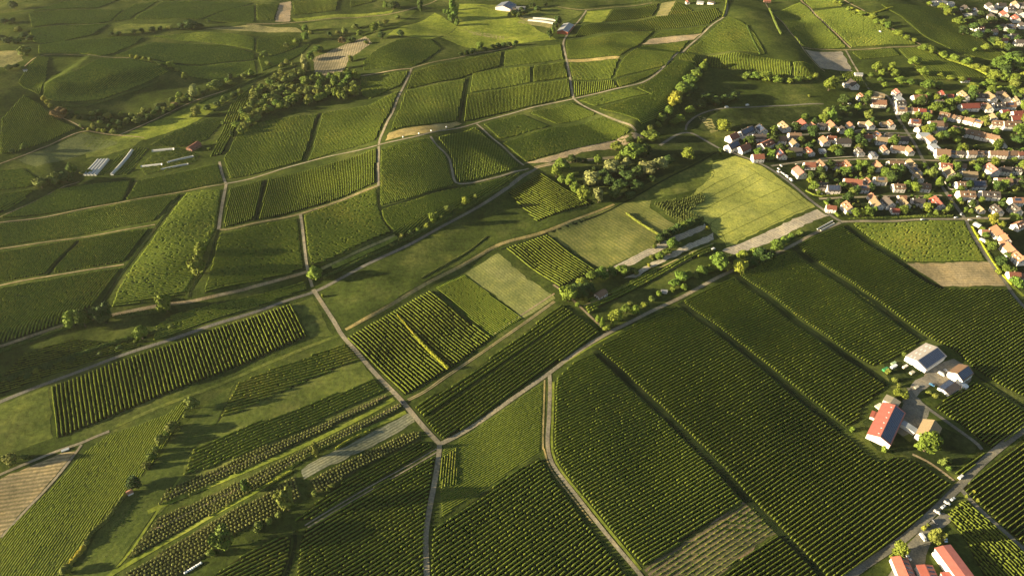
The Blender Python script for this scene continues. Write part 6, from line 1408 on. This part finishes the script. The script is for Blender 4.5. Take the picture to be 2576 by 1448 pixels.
car(2137, 261, (10, -1), 'car', WH, "white car at the end of the dark valley road")
car(2214, 81, (10, 6), 'van', WH, "white van on the upper right hill road")
ve = [(1965,417),(1959,425),(1958,432),(1966,434),(1972,438),(1980,445),(1990,453)]
for i, (x, y) in enumerate(sorted(ve, key=lambda t: t[1])):
    car(x, y, (8, 7), 'van' if i > 4 else 'car', WH, f"white vehicle, {nth(i + 1)} from the top of the seven along the cereal field road", "vehicles along the cereal field road")
for i, (x, y, dd, c, lab) in enumerate([(2321, 552, (10, -1), WH, "white car by the hedge on the village's lower road"), (2405, 547, (10, -2), WH, "white car at the village's lower crossing"), (2418, 538, (6, -8), SIL, "silver car entering the village from the lower crossing"), (2462, 545, (10, 0), WH, "white car right of the village's lower crossing"), (2440, 553, (10, 0), (.7, .6, .5), "beige car just below the village's lower crossing"),
      (2065, 486, (10, 8), WH, "white car on the bend beside the cereal field"), (2346, 438, (5, 8), SIL, "silver car on the middle village street"), (2452, 403, (10, 0), WH, "white car on the upper cross street"), (2390, 492, (8, -3), RD, "red car at the village street corner"), (2390, 405, (10, 0), BLK, "black car on the upper cross street"), (2058, 337, (10, 0), WH, "white car on the short upper street"), (2240, 262, (5, 9), BLK, "black car on the steep upper street"), (2368, 470, (5, 8), BLK, "black car on the lower village street"), (2490, 550, (10, 0), BLK, "black car at the right end of the lower road")]):
    car(x, y, dd, 'car', c, lab)
# ---------------------------------------------------------------- small things
M['wrap'] = plain_mat("bale_wrap", (0.74, 0.73, 0.70), 0.4, 0.4)
def bale(px, py, label, group, r=0.75):
    w = P1(px, py); mb = MB(); n = 12
    for x, rr in ((-.62, r * .86), (-.55, r), (.55, r), (.62, r * .86)):
        for i in range(n): t = 6.2832 * i / n; mb.v.append((x, rr * math.cos(t), r + rr * math.sin(t)))
    for k in range(3):
        for i in range(n): mb.f.append((k * n + i, k * n + (i + 1) % n, (k + 1) * n + (i + 1) % n, (k + 1) * n + i))
    mb.f.append(tuple(range(n - 1, -1, -1))); mb.f.append(tuple(range(3 * n, 4 * n)))
    o = link("wrapped_bale", mb.mesh("wrapped_bale", M['wrap'], True), tuple(w - np.array([0, 0, .03])), R.uniform(0, 3)); tag(o, label, "bale", group)
for i, (x, y) in enumerate([(1014,346),(1054,337),(1085,330),(1123,321)]): bale(x, y, f"white wrapped bale, {nth(i + 1)} from the left on the tan hillside strip", "bales on the tan hillside strip", 0.9)
for i in range(9): bale(466 + i * 5, 1441 - i * 3.1, f"white bale, {nth(i + 1)} from the left in the row at the bottom left", "bales in the bottom left row", 0.7)
def crate(px, py, l, w, h, ang_, colr, label, cat="container"):
    g = P1(px, py); mb = MB().box(-l/2, l/2, -w/2, w/2, 0, h).box(-l/2-.06, l/2+.06, -w/2-.06, w/2+.06, h-.15, h+.02)
    for i in range(int(l)): mb.box(-l/2+i+.4, -l/2+i+.5, -w/2-.04, w/2+.04, .1, h-.2)
    o = link("container", mb.mesh("container", M['paint']), tuple(g), ang_); o.color = (*colr, 1); tag(o, label, cat)
for x, y, l, w, h, c, lab in [(435, 306, 5.5, 2.4, 1.6, (0.05, 0.25, 0.08), "green skip in the cluttered garden left of the white barn"), (508, 284, 6.5, 2.2, 2.2, (0.75, 0.75, 0.72), "long white container in the garden left of the white barn"), (508, 250, 5, 1.8, 1.4, (0.30, 0.40, 0.20), "flat greenish trailer in the garden left of the white barn"), (675, 338, 4, 2.4, 2.0, (0.45, 0.40, 0.28), "tan crate in the garden left of the white barn"), (612, 282, 5, 1.8, 1.8, (0.75, 0.62, 0.55), "pale pink container in the garden left of the white barn"), (380, 640, 6, 4, 1.2, (0.62, 0.54, 0.42), "stack of pale pallets left of the long red barn"), (718, 465, 4, 2, 1, (0.42, 0.36, 0.26), "flat tan trailer at the yard entrance")]:
    crate(*C7(x, y), l, w, h, 0.5, c, lab)
crate(2475, 609, 9.5, 2.5, 2.6, -1.0, (0.78, 0.76, 0.72), "long white trailer parked beside the right-hand lane", "trailer")
crate(165, 1132, 5, 2.0, 1.0, 0.5, (0.34, 0.35, 0.33), "grey pile of concrete pieces beside the left track fork", "pile")
tunnel((2450, 563), (2466, 572), 6.0, 3.2, "white arched tent at the top of the right-hand lane", None)
w = PZ(*C7(1162, 446), 2.5)
e = bpy.data.objects.new("storage_tank", None); COL.objects.link(e); e.location = tuple(w); tag(e, "round white tank beside the white farmhouse", "tank")
link("shell", MB().tube((0, 0, -.3), (0, 0, 2.4), 2.6, 2.6, 20).mesh("shell", M['frame']), parent=e); link("lid", MB().tube((0, 0, 2.41), (0, 0, 2.9), 2.7, 0.5, 20).mesh("lid", M['frame']), parent=e)
# field walls and garden walls of the village
M['stone'] = plain_mat("garden_wall", (0.42, 0.36, 0.28), 0.9, 0.1)
def wall_line(pts, h, label):
    c = line_world(pts, 3.0, 0); k = len(c); t = np.gradient(c, axis=0); t /= np.hypot(t[:, 0], t[:, 1])[:, None]; nr = np.column_stack([-t[:, 1], t[:, 0]]) * .2
    z = height(c[:, 0], c[:, 1]); V = np.concatenate([np.column_stack([c - nr, z - .3]), np.column_stack([c - nr, z + h]), np.column_stack([c + nr, z + h]), np.column_stack([c + nr, z - .3])])
    i = np.arange(k - 1); F = np.concatenate([np.stack([i + r * k, i + 1 + r * k, i + 1 + (r + 1) * k, i + (r + 1) * k], 1) for r in range(3)])
    F = np.concatenate([F, [[0, k, 2 * k, 3 * k]], [[k - 1, 4 * k - 1, 3 * k - 1, 2 * k - 1]]])
    o0 = V[0].copy(); tag(link("garden_wall", mesh_np("garden_wall", V - o0, F, M['stone']), o0), label, "wall", "garden walls of the village")
wall_line([(2376, 458), (2388, 478), (2440, 479)], 1.4, "pale corner wall of the yard beside the middle street")
wall_line([(2150, 330), (2180, 326), (2255, 327)], 1.2, "long pale wall along the upper village street")
wall_line([(2060, 400), (2120, 396), (2190, 394)], 1.0, "low pale wall along the sixth row street")
wall_line([(2000, 414), (2030, 410), (2052, 408)], 1.0, "short pale wall where the street leaves the cereal field road")
wall_line([(1865, 325), (1890, 345), (1908, 365)], 0.8, "pale retaining wall in the dark meadow left of the village")
wall_line([(1888, 324), (1905, 340), (1932, 366)], 0.8, "second pale retaining wall in the dark meadow left of the village")

# ---------------------------------------------------------------- garden trees between the houses
VIL = [((1800, 385), (1990, 315), (2085, 278), (2190, 240), (2300, 245), (2580, 225), (2580, 395), (2060, 398), (1940, 410)), ((1975, 420), (2580, 412), (2580, 545), (2430, 545), (2125, 550))]
got = []
streets = np.concatenate([line_world(p, 6.0, 1) for n_, w_, m_, p in ROADS if n_ == "road"])
for poly in VIL:
    pa = np.array(poly, float); n = 0; tr = 0
    while n < 138 and tr < 6000:
        tr += 1
        x, y = R.uniform(pa[:, 0].min(), pa[:, 0].max()), R.uniform(pa[:, 1].min(), pa[:, 1].max())
        if not inside(pa, np.array([x]), np.array([y]))[0]: continue
        w = P1(x, y)
        if any(math.hypot(w[0] - a, w[1] - b) < r + 3.0 for a, b, r in placed): continue
        if np.min(np.hypot(streets[:, 0] - w[0], streets[:, 1] - w[1])) < 5: continue
        if any((x - g[0]) ** 2 + ((y - g[1]) * 1.6) ** 2 < 11 ** 2 for g in got): continue
        big = R.random()
        sz = R.uniform(17, 27) if big < 0.45 else R.uniform(8, 15)
        got.append((x, y, sz, sz * R.uniform(0.85, 1.25), R.choice(['Rg', 'Rg', 'Rd', 'Rd', 'Ro', 'Rd', 'Tg', 'Rb']) if big < 0.45 else R.choice(['Bg', 'Bg', 'Bo', 'Bd', 'Rg', 'Bd']))); n += 1
for lo, hi, nm in rows_y:
    grp = sorted([g for g in got if lo <= g[1] < hi], key=lambda g: g[0]); seen = {}
    for g in grp:
        seen[g[4]] = seen.get(g[4], 0) + 1
        kind = SHAPE[{'R': 'round', 'T': 'tall', 'B': 'bush'}[g[4][0]]]
        plant(*g, f"{TONE[g[4][1]]} garden {kind}, {nth(seen[g[4]])} such from left in {nm}", "garden trees of the village", True)
print("all trees", N_TREE[0])

# ---------------------------------------------------------------- thin evening air
hm = bpy.data.materials.new("haze"); hm.use_nodes = True
ht = hm.node_tree; ht.nodes.remove(ht.nodes["Principled BSDF"])
pv = ht.nodes.new("ShaderNodeVolumePrincipled")
pv.inputs["Color"].default_value = (1.0, 0.96, 0.82, 1)
pv.inputs["Density"].default_value = 0.000016
pv.inputs["Anisotropy"].default_value = 0.2
ht.links.new(pv.outputs[0], ht.nodes["Material Output"].inputs["Volume"])
hz = link("haze", MB().box(gx[0] - 20, gx[-1] + 20, gy[0] - 20, gy[-1] + 20, float(GZ.min()) - 1.0, CAM_H + 4.0).mesh("haze", hm))
tag(hz, kind="stuff")
